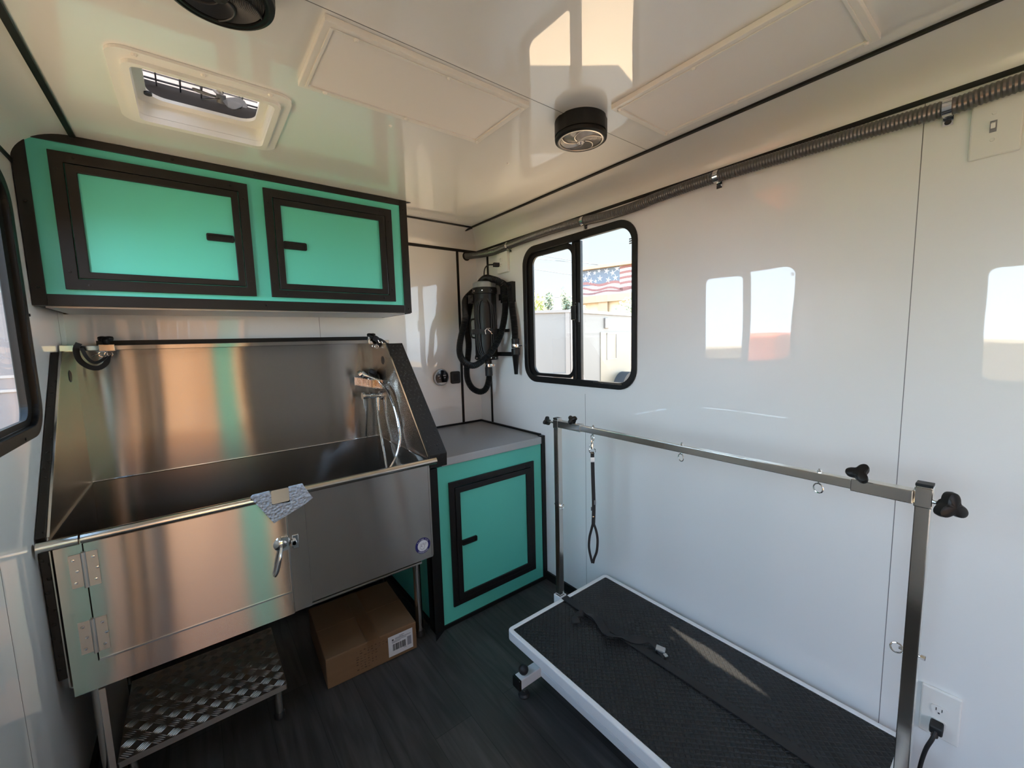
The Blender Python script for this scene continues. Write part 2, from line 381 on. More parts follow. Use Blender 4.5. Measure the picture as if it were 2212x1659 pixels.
# side entry door behind the camera with its own light
d = MB(); X = lambda u, v, w: (XL - w, u, v)
d.rectring((-2.95, .02, -2.15, 1.98), (-2.80, 1.16, -2.28, 1.84), X, .01, .055); dr = struct(d.build('door_1', M['wall']))
d = MB(); d.rectring((-2.99, 0, -2.11, 2.02), (-2.945, .02, -2.155, 1.975), X, -.01, .06); d.build('door_frame', M['alu'], dr)
d = MB(); d.ring(rrect(-2.83, 1.13, -2.25, 1.87, .07), rrect(-2.80, 1.16, -2.28, 1.84, .05), X, 0, .06); d.build('window_frame', M['trim'], dr)
d = MB(); d.prism(rrect(-2.81, 1.15, -2.27, 1.85, .05), X, .03, .034); d.build('pane', M['glass'], dr)
d = MB(); d.prism(rrect(-2.90, .93, -2.86, 1.06, .01), X, -.02, .01); d.build('handle', M['bplast'], dr)
b = MB(); b.rectring((RD[0]-.04, -.001, RD[1]+.04, RD[2]+.04), (RD[0], -.0005, RD[1], RD[2]), PY(YR), -.07, .012); struct(b.build('door_2', M['trim']))

# ------------------------------------------------------------------ cabinets
def cab_door(root, y, fo, fi, pn, hd, hinge):
    """fo outer frame rect, fi gap rect, pn panel rect (x0,z0,x1,z1)"""
    f = MB(); g = .003
    f.rectring(fo, (fi[0]-g/2, fi[1]-g/2, fi[2]+g/2, fi[3]+g/2), PY(y), -.010, 0); fr = f.build('door_frame', M['black'], root, bevel=.0015)
    for x, z in [(x, z) for x in (fo[0]+.016, fo[2]-.016) for z in (fo[1]+.06, fo[3]-.06)] + [(x, z) for z in (fo[1]+.016, fo[3]-.016) for x in (fo[0]+.06, fo[2]-.06)]:
        rivet(fr, (x, y, z), .009)
    e = MB(); e.rectring((fi[0]+g/2, fi[1]+g/2, fi[2]-g/2, fi[3]-g/2), pn, PY(y), -.014, -.001); dd = e.build('door', M['black'], root, bevel=.002)
    p = MB(); p.box(pn[0]-.005, y-.006, pn[1]-.005, pn[2]+.005, y-.001, pn[3]+.005); p.build('door_panel', M['teal'], dd)
    h = MB(); h.ring(rrect(*hd, .006, 3), rrect(hd[0]+.006, hd[1]+.006, hd[2]-.006, hd[3]-.006, .003, 3), PY(y), -.016, -.006)
    h.box(hd[0]+.004, y-.011, hd[1]+.004, hd[2]-.004, y-.006, hd[3]-.004)
    h.build('handle', M['bplast'], dd, bevel=.001)
    return dd

cab = thing('upper_cabinet', 'teal two-door wall cabinet with black trim hung above the steel dog bath', 'cabinet', (.78, -.2, 1.66))
Yc = -.42
b = MB(); b.box(.112, Yc+.006, 1.668, 1.460, -.002, H-.002); b.build('body', M['white'], cab)
b = MB(); b.prism([(.112,1.665),(1.46,1.665),(1.46,H-.001),(.16,H-.001),(.112,2.19)], PY(Yc), .001, .006); b.build('face_panel', M['teal'], cab)
b = MB()
for bx in ((.107,1.660,.142,2.19),(1.427,1.660,1.466,H-.001),(.142,1.660,1.427,1.699),(.155,2.208,1.427,H-.001)): b.box(bx[0], Yc-.005, bx[1], bx[2], Yc+.03, bx[3])
b.prism([(.107,2.189),(.142,2.189),(.142,2.208),(.156,2.208),(.156,H-.001),(.150,H-.004)], PY(Yc), -.005, .03)
b.prism([(1.43,-.415),(1.497,-.415),(1.462,-.36),(1.43,-.36)], PZ(H), -.003, -.0005)
b.box(.107, -.40, 1.660, .112, -.004, 1.70); b.box(.107, -.012, 1.657, 1.466, -.001, 1.672); b.box(1.455, -.41, 1.657, 1.466, -.001, 1.672)
b.build('edge_trim', M['black'], cab, bevel=.0015)
for x, z in ((.125,2.0),(.125,1.72),(.79,1.68),(1.45,1.68),(1.447,1.93),(1.447,2.19),(.79,2.222),(.52,2.222)): rivet(cab, (x, Yc-.005, z))
b = MB(); b.box(.13, -.39, 1.655, 1.44, -.03, 1.669); b.build('bottom_panel', M['alu'], cab)
cab_door(cab, Yc-.004, (.191,1.716,.757,2.176), (.227,1.754,.722,2.140), (.257,1.778,.696,2.112), (.601,1.930,.694,1.958), 0)
cab_door(cab, Yc-.004, (.813,1.716,1.378,2.175), (.847,1.749,1.341,2.138), (.875,1.776,1.310,2.111), (.874,1.927,.968,1.960), 1)

bc = thing('base_cabinet', 'teal floor cabinet with one black-framed door in the corner right of the dog bath', 'cabinet', (1.775, -.345, 0))
Yb = -.69
b = MB(); b.box(1.401, Yb+.005, .002, XR-.002, -.013, .872); b.build('body', M['teal'], bc)
b = MB(); b.box(1.383, Yb-.004, .0, 1.436, Yb+.02, .872); b.box(2.136, Yb-.004, 0, XR-.001, Yb+.03, .920); b.box(1.436, Yb-.004, 0, 2.136, Yb+.02, .020)
b.box(1.392, Yb+.02, 0, 1.401, -.013, .03); b.box(1.383, Yb, .0, 1.401, Yb+.06, .872)
b.prism([(1.392,Yb+.01),(1.436,Yb-.004),(1.36,-.742)], PZ(0), .0, .004); b.build('edge_trim', M['trim'], bc, bevel=.0015)
for x, z in ((1.41,.05),(1.41,.45),(2.152,.05),(2.152,.88)): rivet(bc, (x, Yb-.004, z))
cab_door(bc, Yb+.003, (1.496,.101,2.070,.781), (1.528,.132,2.040,.748), (1.558,.160,2.007,.716), (1.558,.424,1.652,.454), 1)
wt = thing('worktop', 'grey worktop with a silver front edge on the teal floor cabinet', 'worktop', (1.8, -.34, .874))
b = MB(); b.box(1.462, Yb, .874, 2.135, -.013, .914); b.box(2.135, Yb+.031, .874, 2.154, -.013, .914); b.build('slab', M['counter'], wt)
b = MB(); b.box(1.462, Yb-.005, .8735, 2.135, Yb, .9145); b.build('front_edge', M['alu'], wt, bevel=.002)
b = MB(); b.box(1.463, -.012, .9, 2.154, -.001, .926); b.box(2.154, Yb+.031, .9, XR-.001, -.001, .926); b.build('wall_bead', M['trim'], wt, bevel=.001)

# ------------------------------------------------------------------ dog bath
tub = thing('dog_bath', 'long stainless steel dog grooming bath under the teal wall cabinet', 'bath', (.75, -.4, 0))
x0, x1, yf, yb, zr = .132, 1.365, -.745, -.06, .945
b = MB(); b.box(x0, yb, zr, x1, yb+.004, 1.505); b.build('back_panel', M['steel'], tub, uv=1)
for sx, xa in ((-1, x0), (1, x1)):
    prof = [(yb, zr), (yf, zr), (yf+.004, .958), (-.284, 1.5), (yb, 1.5)]
    b = MB(); b.prism(prof, lambda u, v, w: (xa + sx*w, u, v), 0, .003); p = b.build('side_panel', M['steel'], tub, uv=1)
    b = MB(); b.bar((xa, yf+.002, .955), (xa, -.284, 1.502), .006, .006, up=(1,0,0)); b.bar((xa, -.284, 1.501), (xa, yb, 1.501), .006, .004, up=(1,0,0)); b.build('edge_bead', M['nickel'], p)
    b = MB(); b.lathe([(0,.0015),(.022,.0015),(.024,0)], (xa, -.226 if sx > 0 else -.19, 1.406), (-sx,0,0), 20); b.build('hole_dark_disc', M['bplast'], p)  # black disc paints in the dark of an open hole
# basin below the rim
b = MB(); zb = .47
b.box(x0, yb, zb, x1, yb+.004, zr); b.box(x0-.003, yf, zb, x0, yb, zr); b.box(x1, yf, zb, x1+.003, yb, zr); b.box(x0, yf, zb-.004, x1, yb+.004, zb)
b.build('basin', M['steel3'], tub, uv=1)
b = MB(); b.box(x0+.01, yf+.01, zb, x1-.01, yb-.01, zb+.008); b.build('basin_dark_sheet', M['rubber'], tub, bevel=.003)  # dark sheet added so the basin steel reflects dark
b = MB(); b.cyl((x0, yb-.002, zr), (x1, yb-.002, zr), .004, n=8); b.bar((x0+.002, yb, zr), (x0+.002, yf, zr), .005, .005); b.bar((x1-.002, yb, zr), (x1-.002, yf, zr), .005, .005); b.build('ledge_bead', M['chrome'], tub)
for xa, xb in ((.112, .198), (.757, 1.392)): b = MB(); b.cyl((xa, -.770, .938), (xb, -.770, .938), .0155); b.build('rim', M['nickel'], tub)
b = MB(); b.box(.140, yf-.015, .443, .200, yf-.010, .935); b.box(.200, yf-.015, .443, .750, yf-.010, .533); b.box(.752, yf-.015, .448, .815, yf-.008, .935); b.box(.815, yf-.012, .462, 1.360, yf-.006, .935)
b.box(.760, yf-.012, .448, 1.30, yf+.02, .456); b.box(1.354, yf-.014, .470, 1.362, yf+.02, .93)
sk = b.build('front_skirt', M['steel'], tub, uv=1)
b = MB(); b.bar((.8155, yf-.0125, .462), (.8155, yf-.0125, .925), .003, .004); b.bar((.752, yf-.0155, .449), (.752, yf-.0155, .925), .002, .002); b.bar((.76, yf-.009, .4495), (1.30, yf-.009, .4495), .008, .004); b.build('seam_bead', M['nickel'], tub)
dd = MB(); dd.box(.204, yf-.018, .536, .748, yf-.012, .935); dd = dd.build('door', M['steel'], tub, uv=1)
b = MB(); b.cyl((.203, -.770, .938), (.752, -.770, .938), .0155); b.build('door_rim', M['nickel'], dd)
b = MB(); b.bar((.204, yf-.019, .537), (.748, yf-.019, .537), .004, .005); b.bar((.748, yf-.019, .537), (.748, yf-.019, .925), .004, .004); b.build('door_lip', M['nickel'], dd)
for zc in (.838, .622):
    h = MB(); h.box(.168, yf-.018, zc-.052, .196, yf-.015, zc+.052); h.box(.205, yf-.021, zc-.056, .232, yf-.018, zc+.054); h.cyl((.201, yf-.021, zc-.056), (.201, yf-.021, zc+.056), .006, n=12)
    hg = h.build('hinge', M['steel2'], tub, uv=1)
    for xx in (.178, .222):
        for k in (-.036, 0, .036): rivet(hg, (xx + .006*(k == 0), yf-.018 - .003*(xx > .2), zc+k), 0, (0,-1,0), 'chrome')
# latch on the door
l = MB(); yl = yf-.018
l.lathe([(0,.012),(.012,.012),(.024,.006),(.030,0)], (.727, yl, .742), (0,-1,0), 24); l.box(.722, yl-.010, .716, .748, yl, .768)
l.tube(spl([(.722, yl-.014, .735), (.716, yl-.024, .712), (.710, yl-.028, .690), (.700, yl-.024, .650), (.692, yl-.020, .632)], 6), lambda i: .0055 + .002*math.sin(i*.12), 12)
l.build('latch', M['chrome'], dd)
l = MB(); l.box(.763, yf-.019, .708, .785, yf-.015, .764); l.box(.757, yf-.030, .722, .775, yf-.019, .748); l.cyl((.768, yf-.030, .735), (.768, yf-.019, .735), .010, n=14); l.build('latch_strike', M['chrome'], sk, bevel=.002)
b = MB(); b.prism(rrect(.702,.914,.762,.966,.006,3), PY(-.787), -.003, .0); b.box(.702, -.787, .956, .762, -.765, .9595); b.build('joint_plate', M['steel2'], tub, uv=1)
# side covers in black diamond plate
b = MB(); b.prism([(-.001,.9),(-.001,1.5),(-.286,1.5),(-.756,.962),(-.752,.898)], lambda u, v, w: (w, u, v), x1+.004, 1.461); cv = b.build('side_cover', M['diamond'], tub, bevel=.002)
b = MB(); P0, P1 = V3((0,-.286,1.5)), V3((0,-.756,.962)); dn = (P1-P0).normalized(); nn_ = V3((0, dn.z, -dn.y)); nn_ = nn_ if nn_.z > 0 else -nn_
for i in range(27):
    for j in range(4):
        c0 = P0 + dn*(.02 + i*.0257); c0.x = x1 + .0145 + j*.0228 + (.0114 if i % 2 else 0)
        if c0.x > 1.455: continue
        a = PI/4 if i % 2 else -PI/4; U = V3((math.cos(a),0,0)) + dn*math.sin(a); S_ = U.cross(nn_)
        b.add([c0 - U*.008, c0 - S_*.0022, c0 + U*.008, c0 + S_*.0022, c0 + nn_*.0016], [(0,1,4),(1,2,4),(2,3,4),(3,0,4)], 0)
b.build('raised_diamonds', M['diamond'], cv)
b = MB(); b.prism([(-.001,.5),(-.001,1.5),(-.286,1.5),(-.752,.96),(-.742,.93),(-.74,.5)], lambda u, v, w: (w, u, v), XL+.002, x0-.004); b.build('side_cover', M['diamond'], tub, bevel=.002)
b = MB(); b.box(.135, -.056, 1.503, 1.365, -.001, 1.507); b.box(.20, -.062, 1.517, 1.345, -.050, 1.544); b.box(.20, -.056, 1.507, 1.345, -.050, 1.543); b.build('top_trim', M['trim'], tub)
for px, py in ((.172,-.645), (1.322,-.638), (.172,-.12), (1.322,-.12)):
    b = MB(); b.cyl((px, py, .03), (px, py, .465), .019); lg = b.build('leg', M['nickel'], tub)
    b = MB(); b.lathe([(0,0),(.026,0),(.027,.012),(.018,.03),(.014,.045)], (px, py, .0005)); b.build('foot', M['rubber'], lg)
# tether rail with sliding collars
rail = MB(); yr = -.15; rail.box(.135, yr-.010, 1.503, 1.365, yr+.010, 1.523); rl = rail.build('tether_rail', M['steel'], tub, bevel=.002, uv=1)
for xa, xb, zb_ in ((.108, .150, 1.527), (1.36, 1.43, 1.520)): b = MB(); b.box(xa, yr-.016, 1.500, xb, yr+.016, zb_); b.build('rail_bracket', M['nickel'], rl, bevel=.002)
def star_knob(name, c, axis, R, parent, stem=.03, mt='bplast', spin=0):
    ax = V3(axis).normalized(); u = ax.orthogonal().normalized(); w = ax.cross(u); c = V3(c)
    N = 48; k = MB(); vs = []; prof = ((-.009,.80),(-.008,.95),(0,1.0),(.007,.95),(.010,.72),(.011,.0))
    for h, sc in prof:
        for i in range(N):
            a = 2*PI*i/N; r = R*(.76 + .24*math.cos(3*(a+spin)))*sc; vs.append(c + ax*h*(R/.03) + (u*math.cos(a)+w*math.sin(a))*r)
    fs = [[(j*N+i), j*N+(i+1) % N, (j+1)*N+(i+1) % N, (j+1)*N+i] for j in range(len(prof)-1) for i in range(N)] + [list(range(N))[::-1]]
    k.add(vs, fs, 0, True); k.cyl(c - ax*.018, c, R*.42, n=16); o = k.build(name, M[mt], parent)
    if stem:
        t = MB(); t.cyl(c - ax*(stem+.01), c - ax*.012, .005, n=10); t.build('screw', M['chrome'], o)
    return o
for cx in (.242, 1.338):
    b = MB(); b.box(cx-.024, yr-.014, 1.499, cx+.024, yr+.014, 1.527); cl = b.build('rail_collar', M['nickel'], rl, bevel=.002)
    star_knob('knob', (cx - .002, yr-.004, 1.548), (0,-.35,.9), .027, cl, .012, spin=.3)
    b = MB(); b.tube([(cx+.004+.012*math.cos(t), yr-.02, 1.487+.011*math.sin(t)) for t in [2*PI*k/20 for k in range(20)]], .002, 8, 0, True); b.build('ring', M['chrome'], cl)
# round maker's sticker with a winged pig outline
st = MB(); cS = (1.309, yf-.0125, .534); st.lathe([(0,.0012),(.027,.0012)], cS, (0,-1,0), 40, ms=[0]); st.lathe([(.027,.0012),(.0385,.0012),(.0385,0)], cS, (0,-1,0), 40, m=1)
stk = st.build('round_sticker', [M['stick'], M['blue']], tub)
def text_mesh(ch, size):
    c = bpy.data.curves.new('t', 'FONT'); c.body = ch; c.size = size; c.align_x = 'CENTER'; c.resolution_u = 2
    o = bpy.data.objects.new('t', c); me = bpy.data.meshes.new_from_object(o); bpy.data.objects.remove(o); bpy.data.curves.remove(c)
    vs = [v.co.copy() for v in me.vertices]; fs = [list(p.vertices) for p in me.polygons]; bpy.data.meshes.remove(me); return vs, fs
def ring_text(s, r, a0, step, flip):
    tx = MB()
    for i, ch in enumerate(s):
        if ch == ' ': continue
        a = math.radians(a0 + i*step*(1 if flip else -1)); vs, fs = text_mesh(ch, .0105)
        e = V3((math.cos(a), 0, math.sin(a))); t = V3((math.sin(a), 0, -math.cos(a)))
        if flip: e2, t2 = -e, -t
        else: e2, t2 = e, t
        tx.add([V3(cS) + V3((0,-.0018,0)) + e*r + t2*v.x + e2*v.y for v in vs], fs)
    tx.build('sticker_lettering', M['stick'], stk)
ring_text('FLYING PIG', .0287, 142, 11.5, False); ring_text('GROOMING', .0365, 228, 12, True)
pg = MB(); q = lambda x, z: (cS[0]+x, cS[1]-.0016, cS[2]+z)
pg.tube([q(-.003+.0115*math.cos(t), -.004+.013*math.sin(t)) for t in [2*PI*k/28 for k in range(28)]], .0006, 6, 0, True)
pg.tube([q(.006,.004), q(.011,.012), q(.018,.014), q(.016,.006), q(.010,.001)], .0006, 6); pg.tube([q(-.009,.006), q(-.013,.013), q(-.006,.0115)], .0006, 6); pg.tube([q(-.001,.009), q(.002,.015), q(.004,.008)], .0006, 6)
pg.tube([q(-.006,-.016), q(-.0065,-.021), q(-.003,-.021)], .0006, 6); pg.tube([q(.003,-.016), q(.004,-.020), q(.007,-.018)], .0006, 6); pg.sphere(q(-.007,.0), .0025, (1.3,.2,1), 10)
pg.build('emblem', M['inkgrey'], stk)

# leftover bubble film at the rim joint
bw = MB(); poly = [(.639,.956),(.660,.955),(.702,.956),(.702,.914),(.762,.910),(.762,.955),(.800,.957),(.816,.955),(.842,.906),(.812,.888),(.703,.843),(.668,.905)]
bw.prism(poly, PY(-.792), -.004, 0); bw.prism([(.639,.955),(.702,.956),(.700,.964),(.646,.962)], lambda u, v, w: (u, -.792+w*5, v), 0, .004); bw.prism([(.762,.955),(.816,.955),(.812,.966),(.764,.964)], lambda u, v, w: (u, -.792+w*5, v), 0, .004)
tag(bw.build('bubble_film', M['bubble']), 'torn strip of silvery bubble film wrapped over the bath rim at the door joint', 'packing film')

# ------------------------------------------------------------------ faucet, rack, strap on the bath
fc = thing('shower_mixer', 'chrome mixer tap with hand shower and hose on the right wall of the bath', 'tap', (1.33, -.16, 1.2))
b = MB(); b.cyl((1.268,-.16,1.206), (1.362,-.16,1.200), .014); b.cyl((1.300,-.16,1.204), (1.325,-.16,1.203), .018); b.cyl((1.357,-.16,1.2), (1.3645,-.16,1.2), .026); b.cyl((1.345,-.16,1.165),(1.345,-.16,1.205), .011); b.build('body', M['chrome'], fc)
b = MB(); b.cyl((1.258,-.16,1.206), (1.270,-.16,1.206), .021); b.tube(spl([(1.266,-.168,1.205),(1.262,-.172,1.175),(1.264,-.172,1.138)], 6), .005, 10); b.build('lever', M['chrome'], fc)
hoseB = spl([(1.345,-.16,1.175),(1.343,-.16,1.08),(1.340,-.20,.96),(1.330,-.28,.80),(1.31,-.34,.66),(1.20,-.42,.55),(1.02,-.50,.49),(.98,-.55,.486)], 14)
b = MB(); b.tube(resample(hoseB, .0035), lambda i: .0062 + .0007*(i % 2), 10); b.cyl((1.345,-.16,1.115),(1.345,-.16,1.175), .0095); b.build('supply_hose', M['chrome'], fc)
hoseA = spl([(1.345,-.205,1.283),(1.348,-.30,1.250),(1.352,-.385,1.165),(1.354,-.43,1.06),(1.35,-.445,.98),(1.315,-.46,.90),(1.255,-.48,.835),(1.16,-.52,.76),(1.05,-.56,.62),(.99,-.57,.50),(.93,-.56,.486)], 12)
b = MB(); b.tube(resample(hoseA, .0035), lambda i: .0062 + .0007*(i % 2), 10); b.build('spray_hose', M['chrome'], fc)
b = MB(); b.tube(spl([(1.262,-.165,1.333),(1.285,-.178,1.321),(1.316,-.195,1.305),(1.346,-.205,1.286)], 6), lambda i: .019 - .0125*min(1, i/8), 16); b.cyl((1.250,-.16,1.328),(1.264,-.165,1.338), .024); b.build('hand_shower', M['chrome'], fc)
rk = thing('wire_rack', 'small chrome comb-sided corner rack above the bath mixer tap', 'rack', (1.32, -.12, 1.25))
A, B2, C2 = V3((1.240,-.107,1.315)), V3((1.302,-.205,1.300)), V3((1.361,-.205,1.292))
b = MB(); path = [V3((1.290,-.062,1.315)), A, B2, C2, V3((1.361,-.064,1.300))]
b.tube(path, .0025, 8); b.tube([p - V3((0,0,.048)) for p in path], .0025, 8)
for p, q_, n in ((A, B2, 13), (B2, C2, 8)):
    for i in range(n + 1):
        c = p.lerp(q_, i/n); b.cyl(c, c - V3((0,0,.048)), .0013, n=6)
b.build('basket', M['chrome'], rk)
b = MB()
for i in range(7):
    t = (i + .5)/7; p = V3((1.290,-.062,1.315)).lerp(A, t); q_ = V3((1.361,-.064,1.300)).lerp(C2, t); b.cyl(p - V3((0,0,.048)), q_ - V3((0,0,.048)), .0013, n=6)
b.cyl(V3((1.290,-.062,1.267)), V3((1.361,-.064,1.252)), .002, n=6); b.build('base_wires', M['chrome'], rk)
b = MB(); b.cyl((1.325,-.11,1.262),(1.338,-.115,1.332), .017); b.lathe([(0,.026),(.02,.024),(.026,.01),(.02,0),(0,0)], (1.336,-.115,1.326), (.3,-.3,.8), 20)
tag(b.build('grooming_brush', M['rubber']), 'black rubber brush standing in the chrome corner rack of the bath', 'brush')

def ribbon(mb, pts, w, th, side, m=0):
    P = [V3(p) for p in pts]; S = side if callable(side) else (lambda i: V3(side))
    vs = []; n = len(P)
    for i in range(n):
        T = (P[min(i+1, n-1)] - P[max(i-1, 0)]).normalized(); s_ = S(i); s_ = (s_ - T*s_.dot(T)).normalized(); nn = T.cross(s_)
        vs += [P[i]+s_*w/2+nn*th/2, P[i]-s_*w/2+nn*th/2, P[i]-s_*w/2-nn*th/2, P[i]+s_*w/2-nn*th/2]
    fs = [(i*4+k, i*4+(k+1) % 4, i*4+4+(k+1) % 4, i*4+4+k) for i in range(n-1) for k in range(4)] + [(3,2,1,0), (n*4-4,n*4-3,n*4-2,n*4-1)]
    mb.add(vs, fs, m, True)
def inplane(pts, tw=.35):
    P = pts
    def f(i):
        T = (P[min(i+1, len(P)-1)] - P[max(i-1, 0)]).normalized(); return V3((-T.z, tw, T.x))
    return f
lp = thing('restraint_loop', 'black webbing loop hanging from the left end of the rail above the bath', 'strap', (.19, -.17, 1.44))
q1 = spl([(.165,-.168,1.534),(.156,-.176,1.508),(.162,-.182,1.468),(.186,-.188,1.440),(.214,-.190,1.433),(.238,-.188,1.452),(.245,-.182,1.484)], 8); b = MB(); ribbon(b, q1, .019, .003, inplane(q1))
q2 = spl([(.172,-.182,1.515),(.186,-.19,1.474),(.206,-.196,1.455),(.230,-.192,1.466),(.243,-.186,1.484)], 8); ribbon(b, q2, .012, .003, inplane(q2, .6)); b.build('webbing', M['web'], lp)
b = MB(); b.tube([(.232+.013*math.cos(t), -.188, 1.488+.011*math.sin(t)) for t in [2*PI*k/20 for k in range(20)]], .0022, 8, 0, True); b.tube([(.20,-.19,1.480),(.218,-.19,1.488),(.25,-.19,1.480)], .0025, 8); b.build('snap_hook', M['chrome'], lp)
lp = thing('restraint_loop', 'bunched black strap with a ring on the right end of the rail above the bath', 'strap', (1.38, -.17, 1.46))
q1 = spl([(1.336,-.18,1.534),(1.352,-.186,1.526),(1.366,-.190,1.505),(1.382,-.19,1.482),(1.392,-.186,1.462)], 8); b = MB(); ribbon(b, q1, .034, .004, inplane(q1, .3))
q2 = spl([(1.362,-.192,1.522),(1.380,-.198,1.512),(1.398,-.198,1.494),(1.396,-.194,1.470)], 8); ribbon(b, q2, .030, .004, inplane(q2, .7)); b.build('webbing', M['web'], lp)
b = MB(); b.tube(spl([(1.352,-.204,1.520),(1.360,-.206,1.506),(1.372,-.206,1.512),(1.376,-.206,1.500)], 5), .0025, 8); b.tube([(1.345+.010*math.cos(t), -.196, 1.484+.010*math.sin(t)) for t in [2*PI*k/18 for k in range(18)]], .002, 8, 0, True); b.build('snap_hook', M['chrome'], lp)

# ------------------------------------------------------------------ step and carton under the bath
sp = thing('bath_step', 'low tread-plate step standing in front of and under the left end of the bath', 'step', (.45, -.54, 0))
sx0, sy0, sx1, sy1, sz = .208, -.752, .702, -.33, .160
b = MB(); b.box(sx0, sy0, sz-.004, sx1, sy1, sz); b.box(sx0, sy0, sz-.022, sx1, sy0+.003, sz-.004); b.box(sx0, sy0, sz-.022, sx0+.003, sy1, sz-.004); b.box(sx1-.003, sy0, sz-.022, sx1, sy1, sz-.004)
cols, rows = 12, 9
for i in range(cols):
    for j in range(rows):
        cx = sx0 + .022 + i*(sx1-sx0-.044)/(cols-1); cy = sy0 + .022 + j*(sy1-sy0-.044)/(rows-1)
        a = PI/4 if (i + j) % 2 else -PI/4; ux, uy = math.cos(a), math.sin(a)
        for k in range(5):
            o = (k-2)*.0068; L = .019 - abs(k-2)*.0014; px, py = cx - uy*o, cy + ux*o
            hw, hh = .0019, .0022; c0 = V3((px, py, sz)); U = V3((ux, uy, 0)); S_ = V3((-uy, ux, 0))
            b.add([c0 - U*L, c0 - U*L*.55 - S_*hw, c0 + U*L*.55 - S_*hw, c0 + U*L, c0 + U*L*.55 + S_*hw, c0 - U*L*.55 + S_*hw, c0 - U*L*.6 + V3((0,0,hh)), c0 + U*L*.6 + V3((0,0,hh))],
                  [(0,1,6),(1,2,7,6),(2,3,7),(3,4,7),(4,5,6,7),(5,0,6)], 0, True)
b.build('tread_plate', M['tread'], sp, uv=1)
for px, py in ((.235,-.70),(.672,-.706),(.235,-.37),(.672,-.37)):
    b = MB(); b.cyl((px, py, .02), (px, py, sz-.004), .016, n=18); lg = b.build('leg', M['nickel'], sp)
    b = MB(); b.lathe([(0,0),(.021,0),(.021,.014),(.016,.024)], (px, py, .0005), n=18); b.build('foot', M['rubber'], lg)
b = MB(); b.box(.18, -.70, .06, .196, -.34, .40); b.build('guide_bar', M['steel2'], tub, uv=1)

cb = thing('cardboard_box', 'closed brown cardboard carton lying on the floor under the right half of the bath', 'box', (1.06, -.5, 0))
ang = math.radians(-2.6); ox, oy = .858, -.698
cw, cd, ch = .412, .43, .139
def ct(u, v, z): return (ox + u*math.cos(ang) - v*math.sin(ang), oy + u*math.sin(ang) + v*math.cos(ang), z)
def cbox(b, u0, v0, z0, u1, v1, z1, m=0):
    b.add([ct(u0,v0,z0),ct(u1,v0,z0),ct(u1,v1,z0),ct(u0,v1,z0),ct(u0,v0,z1),ct(u1,v0,z1),ct(u1,v1,z1),ct(u0,v1,z1)], [(0,3,2,1),(4,5,6,7),(0,1,5,4),(1,2,6,5),(2,3,7,6),(3,0,4,7)], m)
b = MB(); cbox(b, 0, 0, .001, cw, cd, ch); b.build('carton', M['card'], cb, bevel=.004)
b = MB(); cbox(b, .002, .002, ch, cw-.002, cd/2-.001, ch+.003); cbox(b, .002, cd/2+.001, ch, cw-.002, cd-.002, ch+.003); b.build('top_flap', M['card'], cb, bevel=.001)
b = MB(); cbox(b, cw/2-.03, .0, ch+.003, cw/2+.03, cd, ch+.0036); cbox(b, cw/2-.03, -.0006, ch-.05, cw/2+.03, 0, ch+.003); b.build('packing_tape', M['tape'], cb)
b = MB(); cbox(b, .272, -.0012, .018, .392, 0, .118); lb = b.build('shipping_label', M['label'], cb)
b = MB(); u = .292; random.seed(3)
while u < .355:
    w_ = random.choice((.001,.0018,.003)); cbox(b, u, -.0018, .042, u+w_, -.0011, .075); u += w_ + random.choice((.0009,.0015,.0022))
cbox(b, .364, -.0018, .040, .384, -.0011, .084, 1); cbox(b, .290, -.0018, .094, .298, -.0011, .101)
for z, a, c in ((.106,.325,.350),(.100,.305,.345),(.095,.305,.382),(.088,.290,.360),(.082,.290,.330),(.036,.345,.358)): cbox(b, a, -.0018, z, c, -.0011, z+.0028, 1)
b.build('barcode', [M['ink'], M['inkgrey']], lb)
b = MB()
for i in range(8):
    for j in range(6 if i > 1 else 9):
        if random.random() < .85:
            u = .125 + j*.017 + random.uniform(0,.002); z = .112 - i*.0125; cbox(b, u, -.0008, z, u + random.uniform(.004,.012), -.0001, z + random.choice((.0015,.0025,.005)))
b.build('stamped_print', M['card2'], cb)

# ------------------------------------------------------------------ grooming table
gt = thing('grooming_table', 'low grooming table with black ribbed mat, white rim and overhead nickel bar', 'table', (1.78, -1.78, 0))
T0, T1, TY0, TY1, TZ = 1.465, 2.102, -2.352, -1.205, .289
b = MB(); b.ring(rrect(T0, TY0, T1, TY1, .022, 5), rrect(T0+.02, TY0+.02, T1-.02, TY1-.02, .006, 5), PZ(TZ), -.042, .0); b.build('rim', M['whitep'], gt, bevel=.004)
b = MB(); b.box(T0+.019, TY0+.019, TZ-.03, T1-.019, TY1-.019, TZ-.003); b.build('mat', M['mat'], gt)
for yy in (-1.262, -2.27):
    b = MB(); b.box(1.475, yy-.022, .055, 2.08, yy+.022, .098); ct_ = b.build('foot_tube', M['whitep'], gt, bevel=.003)
    for xx, sgn in ((1.475,-1),(2.08,1)):
        e = MB(); e.box(xx, yy-.0235, .0535, xx+sgn*.012, yy+.0235, .0995); e.build('end_cap', M['bplast'], ct_, bevel=.002)
        e = MB(); xk = xx - sgn*.03; e.lathe([(0,0),(.024,0),(.025,.006),(.020,.014),(.007,.018)], (xk, yy, .0005)); e.build('levelling_foot', M['rubber'], ct_)
        e = MB(); e.cyl((xk, yy, .015),(xk, yy, .055), .006, n=12); e.lathe([(.012,.028),(.013,.031),(.012,.036)], (xk, yy, 0), n=6); e.build('foot_bolt', M['chrome'], ct_)
        e = MB(); e.sphere((xk, yy, .118), .021); e.cyl((xk, yy, .098),(xk, yy, .112), .009, n=12); e.build('ball_knob', M['rubber'], ct_)
b = MB(); 
for xx in (1.60, 1.96): b.box(xx-.02, -2.25, .06, xx+.02, -1.284, .094)
